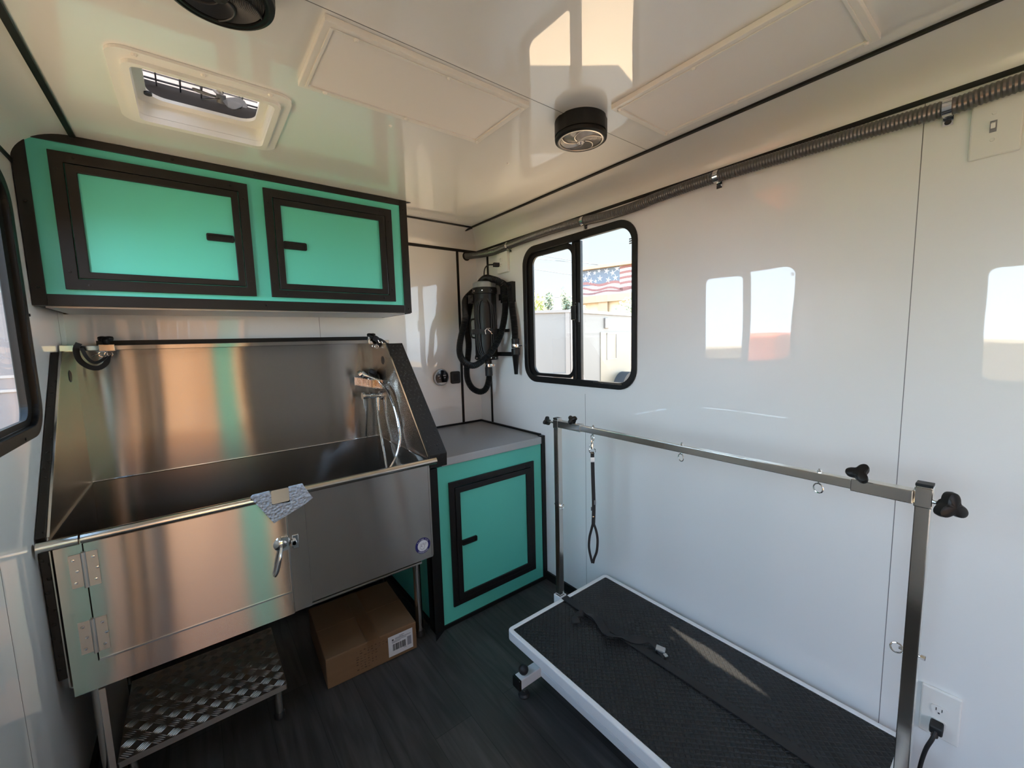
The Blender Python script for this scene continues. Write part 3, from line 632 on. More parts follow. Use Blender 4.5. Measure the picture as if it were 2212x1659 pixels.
b.build('base_rail', M['whitep'], gt, bevel=.003)
for xx in (1.62, 1.94):
    for s_ in (1, -1):
        b = MB(); b.bar((xx+.012*s_, -1.78-.32*s_, .10), (xx+.012*s_, -1.78+.32*s_, .244), .012, .035); b.build('scissor_arm', M['whitep'], gt)
b = MB(); 
for yy in (-1.40, -2.16): b.box(1.50, yy-.02, .232, 2.07, yy+.02, TZ-.032)
b.build('cross_member', M['whitep'], gt)
for yy, s_ in ((TY1, 1), (TY0, -1)):
    b = MB(); xc = 1.799 if s_ > 0 else 1.808; b.rectring((xc-.022, yy, xc+.022, yy+.04) if s_ > 0 else (xc-.022, yy-.04, xc+.022, yy), (xc-.0155, yy+.004, xc+.0155, yy+.035) if s_ > 0 else (xc-.0155, yy-.035, xc+.0155, yy-.004), PZ(TZ), -.045, .006); b.build('post_socket', M['whitep'], gt, bevel=.001)
b = MB(); b.box(T1-.012, TY0-.028, TZ-.30 if False else .0, T1+.02, TY0-.004, TZ-.03); 
# overhead arm
ga = gt
pf = (1.799, TY1+.0195); pn = (1.808, TY0-.0195)
for (x, y), zt_ in ((pf, 1.143), (pn, 1.150)):
    b = MB(); b.box(x-.0135, y-.0135, TZ-.04, x+.0135, y+.0135, zt_); po = b.build('post', M['nickel'], ga, bevel=.002)
    b = MB(); b.box(x-.0145, y-.0145, zt_-.004, x+.0145, y+.0145, zt_+.003); b.build('post_cap', M['bplast'] if y < -2 else M['chrome'], po, bevel=.001)
    s_ = 1 if y > -2 else -1
    b = MB(); b.box(x-.0155, y-.0155, 1.098, x+.0155, y+.0155, zt_-.006); sl = b.build('corner_sleeve', M['nickel'], ga, bevel=.002)
    if s_ > 0: star_knob('knob', (x-.012, y+.060, 1.122), (-.2,1,0), .024, ga, .05, spin=.5)
    else: star_knob('knob', (x-.028, y-.045, 1.118), (-.65,-.75,.1), .033, ga, .04, spin=.2)
    yy = y - s_*.003 
    e = MB(); e.tube([(x-.002+.012*math.cos(t), y + (.030 if s_ < 0 else -.028), .733+.004*math.sin(t)) for t in [2*PI*k/18 for k in range(18)]], .002, 8, 0, True) if False else None
    e = MB(); cy = y + .0135*(1 if s_ < 0 else -1); dy = .012*(1 if s_ < 0 else -1)
    e.tube([(x-.004 + .006*math.sin(t), cy + dy + .011*math.cos(t), .735 + .009*math.sin(t)) for t in [2*PI*k/20 for k in range(20)]], .0019, 8, 0, True); e.cyl((x, y-.022, .735), (x, y+.022, .735), .003, n=8); e.lathe([(.006,-.004),(.006,.004)], (x, y-.02*(1 if s_ < 0 else -1), .735), (0,1,0), 6); e.build('eye_bolt', M['chrome'], po)
bx0 = 1.798
b = MB(); b.box(bx0-.011, -2.26, 1.108, bx0+.011, -1.31, 1.132); bm_ = b.build('beam', M['nickel'], ga, bevel=.002)
for ya, yb2, yk in ((-1.335, pf[1]-.0155, -1.305), (pn[1]+.0155, -2.243, -2.262)):
    b = MB(); b.box(bx0-.0145, ya, 1.1045, bx0+.0145, yb2, 1.1355); sl = b.build('beam_sleeve', M['nickel'], ga, bevel=.002)
    star_knob('knob', (bx0-.030, yk, 1.158), (-.72,0,.7), .024 if yk > -2 else .027, ga, .03, spin=.6 if yk > -2 else 0)
for yy in (-1.396, -1.787, -2.175):
    e = MB(); e.tube([(bx0-.004 + .004*math.cos(t), yy + .0115*math.cos(t), 1.090 + .0125*math.sin(t)) for t in [2*PI*k/22 for k in range(22)]], .0019, 8, 0, True); e.cyl((bx0, yy, 1.10),(bx0, yy, 1.142), .003, n=8); e.lathe([(.0055,1.132),(.0055,1.138),(0,1.1385)], (bx0, yy, 0), n=6); e.build('eye_bolt', M['chrome'], bm_)

ls = thing('grooming_leash', 'black grooming leash with metal clip hanging from the far end of the overhead bar', 'leash', (1.795, -1.396, .55))
b = MB(); lx, ly = 1.793, -1.396
for zc, r_, wz in ((1.076,.009,.013),(1.056,.008,.012)): b.tube([(lx + r_*math.cos(t), ly + r_*.4*math.cos(t), zc + wz*math.sin(t)) for t in [2*PI*k/18 for k in range(18)]], .0022, 8, 0, True)
b.tube([(lx + .010*math.cos(t), ly - .008*math.cos(t), 1.036 + .011*math.sin(t)) for t in [2*PI*k/18 for k in range(18)]], .0024, 8, 0, True); b.cyl((lx, ly, 1.045),(lx, ly, 1.066), .006, n=12); b.sphere((lx-.008, ly+.008, 1.058), .004); b.build('swivel_clip', M['chrome'], ls)
b = MB(); W2 = (.75,-.66,0)
ribbon(b, spl([(lx,ly,1.030),(lx,ly,1.0),(lx+.001,ly-.002,.9),(lx+.002,ly-.004,.80),(lx,ly-.003,.72)], 6), .015, .004, W2)
ribbon(b, spl([(lx,ly-.002,.725),(lx-.003,ly+.006,.69),(lx-.008,ly+.012,.655),(lx-.009,ly+.014,.61),(lx-.004,ly+.008,.565),(lx,ly+.004,.542)], 6), .010, .003, W2)
ribbon(b, spl([(lx,ly-.003,.725),(lx+.007,ly-.012,.69),(lx+.010,ly-.017,.65),(lx+.008,ly-.014,.60),(lx+.003,ly-.004,.565),(lx+.001,ly+.001,.542)], 6), .010, .003, W2); b.build('webbing', M['web'], ls)
b = MB(); b.obox((lx, ly, .998), (.0085*.75,-.0085*.66,0), (.004*.66,.004*.75,0), (0,0,.010)); b.obox((lx+.003, ly-.009, .815),(.004*.75,-.004*.66,0),(.003*.66,.003*.75,0),(0,0,.010)); b.obox((lx-.003, ly+.004, .785),(.002,-.002,0),(.003*.66,.003*.75,0),(0,0,.008)); b.lathe([(0,.005),(.004,.004),(.005,0)], (lx-.002,ly-.004,.752), (-.66,-.75,0), 10); b.build('ferrule', M['chrome'], ls)

# straps left lying on the table
b = MB(); ribbon(b, [(1.800, -1.212, TZ+.004), (1.800, -1.24, TZ+.0015), (1.800, -1.5, TZ+.001), (1.803, -1.8, TZ+.0012), (1.806, -2.1, TZ+.001), (1.806, -2.325, TZ+.001)], .034, .0035, (1,0,0))
tag(b.build('flat_strap', M['web']), 'long flat black strap laid straight down the middle of the table mat', 'strap')
bs = thing('belly_strap', 'crumpled black belly strap with a silver buckle on the table mat', 'strap', (1.79, -1.5, TZ))
b = MB(); z = TZ
ribbon(b, spl([(1.712,-1.375,z+.004),(1.728,-1.352,z+.013),(1.770,-1.362,z+.016),(1.792,-1.410,z+.012),(1.768,-1.470,z+.012),(1.752,-1.512,z+.016),(1.788,-1.560,z+.010),(1.815,-1.600,z+.012),(1.845,-1.640,z+.016),(1.842,-1.680,z+.008),(1.832,-1.72,z+.006)], 8), .030, .004, lambda i: V3((.75,-.35+.25*math.sin(i*.35),.35*math.sin(i*.25)))); b.build('webbing', M['web'], bs)
b = MB(); b.obox((1.842,-1.690,z+.014), (.010,.004,.002), (-.006,.016,.001), (0,0,.004)); b.bar((1.835,-1.71,z+.012),(1.83,-1.725,z+.01), .014, .004); b.build('buckle', M['alu'], bs, bevel=.002)

# ------------------------------------------------------------------ corner dryer
dv = thing('stand_dryer', 'black canister pet dryer with looped hose hung in the back right corner', 'dryer', (2.06, -.25, 1.3))
dc = V3((2.060,-.250,0)); D = lambda z, r=0: (dc.x, dc.y, z)
b = MB(); b.lathe([(0,1.375),(.074,1.375),(.078,1.383),(.078,1.402),(.074,1.406),(.074,1.80),(.079,1.804),(.081,1.834),(.078,1.842),(0,1.842)], (dc.x, dc.y, 0), n=40); bd = b.build('canister', M['bplast'], dv)
b = MB(); b.lathe([(0,1.842),(.076,1.842),(.077,1.846),(.077,1.872),(.072,1.878),(.060,1.878),(0,1.872)], (dc.x, dc.y, 0), n=40); b.build('filter_cap', M['filt'], dv)
for n_, r_, z_ in ((14, .078, 1.389), (8, .080, 1.820)):
    for k in range(n_):
        a = 2*PI*k/n_; rivet(bd, (dc.x+r_*math.cos(a), dc.y+r_*math.sin(a), z_), 0, (math.cos(a), math.sin(a), 0), 'chrome')
F = V3((-.56,-.826,0)); Rr = V3((.826,-.56,0))
b = MB(); b.cyl(dc - Rr*.075 + V3((0,0,1.772)), dc - Rr*.098 + V3((0,0,1.772)), .020, n=20); b.box(dc.x-.083, dc.y+.035, 1.745, dc.x-.055, dc.y+.075, 1.80); b.build('switch_knob', M['rubber'], dv, bevel=.003)
b = MB(); b.tube(spl([dc - Rr*.07 + V3((0,0,1.645)), dc - Rr*.097 + V3((0,0,1.635)), dc - Rr*.10 + V3((0,0,1.58)), dc - Rr*.095 + V3((0,0,1.53)), dc - Rr*.07 + V3((0,0,1.52))], 6), .006, 10); b.build('carry_handle', M['bplast'], dv)
b = MB()
def dpt(u, z, f=.083): return dc + Rr*u + F*math.sqrt(max(.001, f*f - u*u)) + V3((0,0,z))
for du in (0, .012, .024):
    b.tube(spl([dpt(-.012-du*.4,1.765), dpt(-.035-du,1.745-du*.4), dpt(-.047-du*.7,1.67), dpt(-.040-du*.7,1.58), dpt(-.040-du*.8,1.50), dpt(-.028-du*.8,1.43-du*.4), dpt(-.005,1.40-du*.3)], 8), .0042, 8)
    b.tube(spl([dpt(.012+du*.3,1.765), dpt(.032+du*.7,1.735-du*.6), dpt(.038+du,1.65), dpt(.036+du*1.1,1.55), dpt(.034+du*1.1,1.47), dpt(.025+du,1.42), dpt(-.002,1.40-du*.3)], 8), .0042, 8)
b.build('coiled_cord', M['rubber'], dv)
b = MB(); b.obox(dc + F*.080 + V3((0,0,1.760)), Rr*.014, F*.006, V3((0,0,.014))); b.build('cord_hook', M['bplast'], dv)
b = MB(); pts = [dc + (Rr*math.sin(a) + F*math.cos(a))*.0905 + V3((0,0,1.56)) for a in [PI*2*k/28 for k in range(28)]]
ribbon(b, pts + [pts[0]], .032, .003, (0,0,1)); b.build('cord_strap', M['web'], dv)
b = MB(); q = dpt(.012, 1.56, .095); b.tube([q + Rr*.016 + V3((0,0,.017)), q + V3((0,0,.017)) - Rr*.006, q - Rr*.016 + V3((0,0,.006)), q - Rr*.013 - V3((0,0,.017))], .0035, 8); b.bar(q + V3((0,0,.012)), q + Rr*.02 - V3((0,0,.006)), .006, .004); b.tube([q + Rr*.018, q + Rr*.022 - V3((0,0,.015)), q + Rr*.03 - V3((0,0,.017))], .003, 8); b.build('strap_buckle', M['chrome'], dv)
# hose
hp = spl([(2.066,-.258,1.372),(2.066,-.262,1.268),(2.050,-.268,1.215),(2.030,-.258,1.176),(1.998,-.240,1.166),(1.960,-.214,1.192),(1.938,-.196,1.250),(1.938,-.190,1.322),(1.955,-.185,1.404),(1.972,-.172,1.486),(1.990,-.130,1.600),(2.030,-.105,1.72),(2.060,-.145,1.84),(2.052,-.26,1.900),(2.062,-.340,1.888),(2.085,-.383,1.867),(2.104,-.400,1.823),(2.110,-.404,1.718),(2.098,-.397,1.613),(2.070,-.377,1.508),(2.016,-.345,1.414),(1.952,-.310,1.356),(1.915,-.280,1.346),(1.890,-.235,1.372),(1.882,-.205,1.42),(1.886,-.200,1.48),(1.905,-.208,1.568),(1.934,-.205,1.653),(1.965,-.155,1.72),(2.02,-.085,1.79),(2.09,-.13,1.86),(2.125,-.26,1.885),(2.133,-.370,1.855),(2.135,-.420,1.775),(2.130,-.455,1.665),(2.125,-.475,1.56),(2.122,-.480,1.505)], 10)
hq = resample(hp, .0042)
b = MB(); b.tube(hq, lambda i: .0195 + (.0022 if i % 2 else -.0012), 16); b.build('hose', M['bplast'], dv)
b = MB(); b.cyl((2.066,-.257,1.376),(2.066,-.258,1.35), .022); b.cyl((2.066,-.259,1.325),(2.065,-.262,1.268), .0245); b.build('hose_cuff', M['rubber'], dv)
b = MB(); b.lathe([(.0235,1.326),(.0240,1.328),(.0240,1.346),(.0235,1.348)], (2.066,-.258,0), n=24); b.box(2.083,-.300,1.330,2.093,-.276,1.344)
nz = V3((2.122,-.482,0)); b.lathe([(.0245,1.455),(.025,1.457),(.025,1.473),(.0245,1.475)], (nz.x,nz.y,0), n=24); b.cyl(nz + V3((.0,-.026,1.465)), nz + V3((.024,-.034,1.465)), .005, n=10); b.build('hose_clamp', M['chrome'], dv)
b = MB(); b.lathe([(.021,1.510),(.0245,1.508),(.0245,1.452),(.021,1.450)], (nz.x,nz.y,0), n=24); b.lathe([(.022,1.448),(.027,1.446),(.027,1.410),(.022,1.404),(.0115,1.287),(.010,1.285),(.0,1.285)], (nz.x,nz.y,0), n=28); b.build('nozzle', M['bplast'], dv)
b = MB(); b.bar((2.11,-.29,1.412),(2.122,-.46,1.412), .014, .026); b.build('nozzle_holder', M['bplast'], dv)
b = MB(); ribbon(b, [(2.10,-.30,1.565),(2.13,-.36,1.563),(2.14,-.40,1.563)], .02, .006, (0,0,1)); b.build('strap_tail', M['web'], dv)
b = MB(); b.rectring((-.442,1.742,-.318,1.868), (-.424,1.775,-.336,1.850), PX(XR), -.030, -.001); b.box(XR-.03, -.34, 1.76, 2.135, -.30, 1.80); wb = b.build('wall_bracket', M['black'], dv, bevel=.002)
b = MB(); b.lathe([(0,.004),(.006,.003),(.007,0)], (XR-.03, -.38, 1.859), (-1,0,0), 10); b.build('bracket_screw', M['chrome'], wb)
b = MB(); b.tube(spl([(2.118,-.283,1.992),(2.105,-.235,1.995),(2.098,-.205,1.975),(2.094,-.20,1.93),(2.090,-.21,1.885),(2.085,-.22,1.872)], 8), .0045, 10); pc = b.build('power_cord', M['rubber'], dv)
b = MB(); b.obox((2.130,-.292,1.990), (.020,-.006,0), (.004,.012,0), (0,0,.013)); b.cyl((2.11,-.283,1.992),(2.118,-.286,1.991), .008, n=12); b.build('plug', M['rubber'], pc, bevel=.003)

# ------------------------------------------------------------------ conduit, outlets, switch, thermostat
cd_ = thing('flexible_conduit', 'grey ribbed flexible conduit clipped along the top of the right wall', 'conduit', (2.145, -2, 2.09))
cp = spl([(2.086,.004,2.090),(2.095,-.05,2.086),(2.118,-.14,2.081),(2.141,-.266,2.081),(2.144,-.417,2.091),(2.144,-.694,2.100),(2.144,-.90,2.098),(2.144,-1.036,2.092),(2.144,-1.196,2.082),(2.144,-1.35,2.083),(2.144,-1.464,2.091),(2.144,-1.715,2.096),(2.144,-2.068,2.089),(2.144,-2.318,2.079),(2.144,-2.443,2.084),(2.144,-3.0,2.09),(2.144,-4.2,2.09)], 14)
cq = resample(cp, .0046)
b = MB(); b.tube(cq, lambda i: .0205 + (.0012 if i % 2 else -.0012), 14); b.build('hose', M['conduit'], cd_)
for yy, zz in ((-.406,2.091),(-1.037,2.092),(-1.713,2.096),(-2.318,2.079)):
    b = MB(); b.cyl((2.144, yy-.009, zz),(2.144, yy+.009, zz), .0232); b.box(2.162, yy-.010, zz-.040, XR-.0005, yy+.010, zz-.015); cl = b.build('clamp', M['chrome'], cd_)
    b = MB(); b.lathe([(0,.005),(.005,.0045),(.007,0)], (2.162, yy, zz-.031), (-1,0,0), 12); b.build('screw', M['ink'], cl)
b = MB(); b.lathe([(.021,.004),(.030,.004),(.031,0)], (2.086,0,2.090), (0,-1,0), 28); b.build('grommet', M['rubber'], cd_)

def wall_plate(name, label, cat, y0, z0, y1, z1, th=.014):
    t = thing(name, label, cat, (XR, (y0+y1)/2, z0)); b = MB(); b.box(XR-th, y0, z0, XR-.0005, y1, z1); b.build('plate', M['white'], t, bevel=.004); return t
def receptacle(t, yc, zc, x):
    b = MB(); b.prism(rrect(yc-.017, zc-.014, yc+.017, zc+.014, .006, 4), PX(x), -.003, .0); r = b.build('socket', M['white'], t)
    b = MB()
    for dy in (-.006, .006): b.box(x-.0035, yc+dy-.001, zc-.001, x-.0028, yc+dy+.001, zc+.008)
    b.cyl((x-.0035, yc, zc-.007),(x-.0028, yc, zc-.007), .0024, n=10); b.build('slots', M['ink'], r)
t = wall_plate('wall_outlet', 'white wall outlet above the corner dryer left of the window', 'outlet', -.388, 1.935, -.276, 2.066, .02)
receptacle(t, -.318, 2.020, XR-.02); receptacle(t, -.318, 1.985, XR-.02)
t = wall_plate('wall_outlet', 'white wall outlet low behind the near post of the grooming arm', 'outlet', -2.443, .300, -2.360, .449, .012)
receptacle(t, -2.400, .388, XR-.012); receptacle(t, -2.400, .345, XR-.012)
pcd = thing('appliance_cord', 'black power cord plugged into the low outlet beside the table', 'cord', (2.14, -2.39, 0))
b = MB(); b.tube(spl([(2.128,-2.399,.338),(2.118,-2.394,.315),(2.120,-2.383,.27),(2.130,-2.374,.20),(2.138,-2.370,.12),(2.135,-2.37,.04),(2.10,-2.37,.008),(2.02,-2.33,.006),(1.95,-2.20,.006)], 8), .0052, 10); b.build('cable', M['rubber'], pcd)
b = MB(); b.obox((2.138,-2.399,.343), (.014,0,.004), (0,.014,0), (-.002,0,.013)); b.cyl((2.134,-2.398,.335),(2.124,-2.397,.318), .008, n=12); b.build('plug', M['rubber'], pcd, bevel=.004)
t = wall_plate('light_switch', 'white toggle light switch under the conduit at the right edge', 'switch', -2.448, 1.932, -2.360, 2.072, .008)
b = MB(); b.box(XR-.0085, -2.406, 1.990, XR-.007, -2.394, 2.018); sw = b.build('toggle_slot', M['inkgrey'], t)
b = MB(); b.obox((XR-.012, -2.400, 2.006), (.006,0,.003), (0,.004,0), (-.002,0,.006)); b.build('toggle', M['white'], sw, bevel=.001)
for z in (1.972, 2.036): rivet(t, (XR-.007, -2.400, z), 0, (-1,0,0), 'white')
th = thing('thermostat', 'round black thermostat with silver rim on the back wall beside the bath', 'thermostat', (1.843, 0, 1.26))
b = MB(); b.lathe([(.050,.022),(.055,.021),(.058,.014),(.058,-.003)], (1.843,0,1.260), (0,-1,0), 48); b.build('bezel', M['alu'], th)
b = MB(); b.lathe([(0,.022),(.048,.022),(.051,.0215)], (1.843,0,1.260), (0,-1,0), 48); dsp = b.build('display', M['screen'], th)
b = MB(); 
for a, z, w_ in ((1.812,1.270,.014),(1.852,1.272,.022),(1.822,1.255,.010),(1.858,1.255,.012)): b.box(a, -.0228, z, a+w_, -.0221, z+.0035)
b.prism([(1.843+.0485*math.cos(t), 1.26+.0485*math.sin(t)) for t in [math.radians(225+90*k/12) for k in range(13)]], PY(0), -.0227, -.0221); b.build('display_marks', M['label'], dsp)
b = MB(); b.prism(rrect(1.917,1.209,1.988,1.294,.012,5), PY(0), -.02, -.0005); t = b.build('rocker_switch', M['rubber'], bevel=.003); tag(t, 'small square black switch box right of the round thermostat', 'switch')
b = MB(); b.prism(rrect(1.932,1.226,1.973,1.278,.005,4), PY(0), -.023, -.019); b.build('rocker', M['bplast'], t, bevel=.002)

# ------------------------------------------------------------------ ceiling fixtures
def screw(parent, c, ax=(0,0,-1), r=.007, mt='framew'):
    b = MB(); b.lathe([(0,r*.8),(r*.6,r*.7),(r,0)], c, ax, 10); return b.build('screw', M[mt], parent)
def panel(label, x0, y0, x1, y1, scr):
    t = thing('ceiling_light', label, 'ceiling light', ((x0+x1)/2, (y0+y1)/2, H), 'flat panel lights on the ceiling')
    b = MB(); b.rectring((x0,y0,x1,y1), (x0+.022,y0+.022,x1-.022,y1-.022), PZ(H), -.016, -.0005); b.rectring((x0+.014,y0+.014,x1-.014,y1-.014), (x0+.022,y0+.022,x1-.022,y1-.022), PZ(H), -.019, -.016); f = b.build('frame', M['framew'], t, bevel=.002)
    b = MB(); b.box(x0+.02, y0+.02, H-.014, x1-.02, y1-.02, H-.004); b.build('diffuser', M['pearl'], t)
    for x, y in scr: screw(f, (x, y, H-.019))
panel('flat white panel light in front of the roof vent', .814, -1.484, 1.411, -1.189, ((.888,-1.466),(1.137,-1.466),(1.396,-1.466),(.88,-1.207),(1.125,-1.207),(1.396,-1.207)))
panel('flat white panel light along the right wall, nearest the light switch', 1.636, -2.215, 1.938, -1.620, ((1.654,-1.883),(1.92,-1.875),(1.92,-1.638),(1.92,-2.19),(1.654,-1.638),(1.654,-2.19)))
def speaker(label, cx, cy, face, R):
    t = thing('ceiling_speaker', label, 'speaker', (cx, cy, H-.066), 'round speakers on the ceiling')
    c = (cx, cy, H-.0005); c2 = (cx, cy, H-.0085); N = 72
    b = MB(); rings = [(R*.985,0),(R,-.004),(R,-.048),(R*.96,-.049),(R*.96,-.053),(R,-.054),(R*.985,-.062),(R*.90,-.066),(R*.86,-.065)]
    vs = []
    for j, (r, h) in enumerate(rings):
        for k in range(N):
            a = 2*PI*k/N; lobe = .975 if (j < 3 and abs(((a*3/PI) % 2) - 1) < .16) else 1; vs.append((cx+r*lobe*math.cos(a), cy+r*lobe*math.sin(a), H-.0005+h))
    b.add(vs, [(j*N+k, j*N+(k+1) % N, (j+1)*N+(k+1) % N, (j+1)*N+k) for j in range(len(rings)-1) for k in range(N)], 0, True); b.build('housing', M['bplast'], t)
    b = MB(); b.lathe([(R*.87,-.0565),(R*.81,-.0575),(R*.80,-.0545)], c2, n=56); b.build('rim_ring', M[face if face == 'silver' else 'bplast'], t)
    b = MB(); prof = []
    K = 22
    for i in range(K+1):
        r = R*.80*(1 - i/K*.80); prof += [(r, -.052 - .004*i/K), (r - R*.012, -.0535 - .004*i/K)]
    b.lathe(prof, c2, n=56); g = b.build('grille', M[face], t)
    b = MB()
    for k in range(5):
        a0 = 2*PI*k/5; pts = [(cx + r*math.cos(a0 + (r/R)*1.9), cy + r*math.sin(a0 + (r/R)*1.9), H - .0665 + (r/R)*.004) for r in [R*(.16 + .64*i/14) for i in range(15)]]
        b.tube(pts, .0022, 6)
    b.build('swirl_ribs', M[face], g)
    b = MB(); b.lathe([(0,-.0625),(R*.13,-.0625),(R*.17,-.057)], c2, n=28); hb = b.build('hub', M[face], t)
    b = MB(); b.cyl((cx,cy,H-.0720),(cx,cy,H-.0705), R*.03, n=12)
    for k in range(4):
        a = PI/4 + PI/2*k; b.lathe([(0,-.0007),(R*.022,-.0007),(R*.022,0)], (cx+R*.085*math.cos(a), cy+R*.085*math.sin(a), H-.0712), n=10)
    b.build('hub_holes', M['blue' if face == 'silver' else 'ink'], hb)
speaker('black round ceiling speaker with silver swirl grille between the two light panels', 1.630, -1.495, 'silver', .0885)
speaker('black round ceiling speaker with black face near the roof vent at the top edge', .615, -1.500, 'rubber', .096)
b = MB(); b.cyl((.711,-1.50,H-.03),(.722,-1.51,H-.03), .02, n=16)

rv = thing('roof_vent', 'white framed roof vent with fan set in the ceiling', 'vent', (.615, -.89, H))
b = MB(); b.ring(rrect(.408,-1.098,.822,-.680,.045,7), rrect(VO[0]+.004,VO[1]+.004,VO[2]-.004,VO[3]-.004,.02,7), PZ(H), -.008, -.0005)
b.ring(rrect(VO[0]-.012,VO[1]-.012,VO[2]+.012,VO[3]+.012,.03,7), rrect(VO[0]+.004,VO[1]+.004,VO[2]-.004,VO[3]-.004,.02,7), PZ(H), -.018, -.008)
b.ring(rrect(VO[0]+.001,VO[1]+.001,VO[2]-.001,VO[3]-.001,.022,7), rrect(VO[0]+.004,VO[1]+.004,VO[2]-.004,VO[3]-.004,.02,7), PZ(H), .0005, .058)
g = b.build('garnish', M['white'], rv)
for x, y in ((.466,-1.085),(.604,-1.085),(.761,-1.085),(.465,-.697),(.758,-.697)): screw(g, (x, y, H-.008))
b = MB(); b.ring(rrect(VO[0]+.003,VO[1]+.003,VO[2]-.003,VO[3]-.003,.02,8), rrect(.474,-1.03,.757,-.762,.05,8), PZ(H), .040, .050); b.build('inner_frame', M['white'], rv)
b = MB(); b.ring(rrect(.440,-1.062,.790,-.712,.02,6), rrect(.450,-1.052,.780,-.722,.02,6), PZ(H), .050, .112); b.build('collar', M['brown'], rv)  # shade of the inner wall is put into the collar's dark brown
b = MB()
for xx in (.500,.560,.615,.670,.725): b.box(xx-.0018, -1.05, H+.100, xx+.0018, -.722, H+.104)
for i in range(6): b.box(.452, -1.02+i*.052, H+.100, .778, -1.0165+i*.052, H+.104)
b.cyl((.451,-.723,H+.118),(.779,-.723,H+.118), .0025, n=6); b.cyl((.451,-.723,H+.136),(.779,-.723,H+.136), .0025, n=6)
for xx in (.500,.560,.615,.670,.725): b.cyl((xx,-.723,H+.108),(xx,-.723,H+.160), .0022, n=6)
b.build('screen_bars', M['ink'], rv)
b = MB(); b.box(.40,-1.11,H+.225,.83,-.66,H+.230); b.box(.40,-.665,H+.115,.83,-.66,H+.225); b.box(.40,-1.11,H+.115,.405,-.66,H+.225); b.box(.825,-1.11,H+.115,.83,-.66,H+.225); b.build('lid', M['lid'], rv)
b = MB(); hb = V3((.660,-.843,H+.058)); b.cyl(hb - V3((0,-.007,.010)), hb + V3((0,-.007,.010)), .013, n=20)
e1, e2 = V3((1,0,0)), V3((0,.80,.60)); ax_ = e1.cross(e2)
for k in range(5):
    a = 2*PI*k/5 + .3; u = e1*math.cos(a) + e2*math.sin(a); w_ = (e2*math.cos(a) - e1*math.sin(a) + ax_*.45).normalized()
    pts = []
    for r, wd in ((.012,.006),(.028,.013),(.050,.021),(.066,.021),(.074,.012)): pts += [hb + u*r - w_*wd, hb + u*r + w_*wd]
    nrm = u.cross(w_)*.001; n_ = len(pts); vs = [p + nrm for p in pts] + [p - nrm for p in pts]
    fs = [(2*i,2*i+1,2*i+3,2*i+2) for i in range(4)] + [(n_+2*i,n_+2*i+2,n_+2*i+3,n_+2*i+1) for i in range(4)]
    b.add(vs, fs, 0, True)
fan = b.build('fan', M['fangrey'], rv)
b = MB(); b.cyl((.605,-.935,H+.050),(.605,-.935,H+.090), .028, n=24); mo = b.build('motor', M['rubber'], rv)
b = MB(); b.lathe([(.029,.052),(.036,.052),(.036,.060),(.029,.060)], (.605,-.935,H), n=24); b.bar((.63,-.92,H+.072),(.660,-.85,H+.072), .01, .004); b.build('motor_bracket', M['white'], mo)
b = MB(); b.cyl((.478,-.795,H+.034),(.478,-.795,H+.041), .010, n=14); b.build('crank_hub', M['rubber'], rv)
for x, y in ((1.116,-1.101),(1.628,-1.089),(1.619,-.274),(1.856,-.272),(1.75,-1.35)):
    o = screw(bpy.data.objects['ceiling'], (x, y, H), r=.006)

# ------------------------------------------------------------------ behind the camera
lk = thing('storage_locker', 'dark teal storage locker standing outside the rear doorway', 'locker', (1.0, -5.8, -.5))
b = MB(); b.box(.86, -6.1, -.5, 1.15, -5.6, 2.0); b.build('body', M['tealdark'], lk, bevel=.01)
b = MB(); b.box(.88, -5.6, -.4, 1.13, -5.585, 1.9); b.build('door', M['tealdark'], lk, bevel=.004)

# ------------------------------------------------------------------ outdoors
GZ = -.5
b = MB(); b.box(-30, -40, GZ-.2, 60, 60, GZ); struct(b.build('ground', M['ground']))
tr = thing('enclosed_trailer', 'white enclosed cargo trailer with angled nose parked outside the right window', 'trailer', (7.5, 3.6, GZ))
A = V3((5.53,2.36)); dR = V3((2.54,.55)).normalized(); dL = V3((-.5,.37)).normalized()
Rp = A + dR*6.2; Lp = A + dL*1.25; Rb = Rp + V3((-dR.y, dR.x))*1.9; Lb = Lp + V3((.2, 1.2))
zt = 1.93
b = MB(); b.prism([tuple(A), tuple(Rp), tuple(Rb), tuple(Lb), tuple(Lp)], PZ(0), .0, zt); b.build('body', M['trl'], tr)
def on_face(d, s, out=.0):
    nn = V3((d.y, -d.x)) if d.x > 0 else V3((-d.y, d.x)); p = A + d*s + nn*out; return p
def face_box(b, d, s0, s1, z0, z1, t=.02, m=0):
    ps = [on_face(d, s0), on_face(d, s1), on_face(d, s1, t), on_face(d, s0, t)]
    vs = [(p.x, p.y, z) for z in (z0, z1) for p in ps]; b.add(vs, [(0,3,2,1),(4,5,6,7),(0,1,5,4),(1,2,6,5),(2,3,7,6),(3,0,4,7)], m)
b = MB(); face_box(b, dR, -.02, 6.2, zt, zt+.055, .03); face_box(b, dL, -.02, 1.25, zt, zt+.045, .03); face_box(b, dL, 0, .075, .4, zt, .02); face_box(b, dR, 0, .03, .4, zt, .02); face_box(b, dL, .075, 1.25, .86, .92, .02); b.build('edge_trim', M['trlt'], tr)
b = MB(); face_box(b, dR, 1.22, 1.36, 1.67, 1.87, .03); b.build('marker_light', M['trlt'], tr, bevel=.03)
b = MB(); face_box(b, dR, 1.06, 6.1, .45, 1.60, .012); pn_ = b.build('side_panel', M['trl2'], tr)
b = MB(); s0, s1 = 1.30, 1.72
for q in ((s0,s1,1.56,1.585),(s0,s1,1.07,1.09),(s0,s0+.02,1.07,1.585),(s1-.02,s1,1.07,1.585)): face_box(b, dR, *q, .02)
b.build('hatch_frame', M['trlt'], pn_)
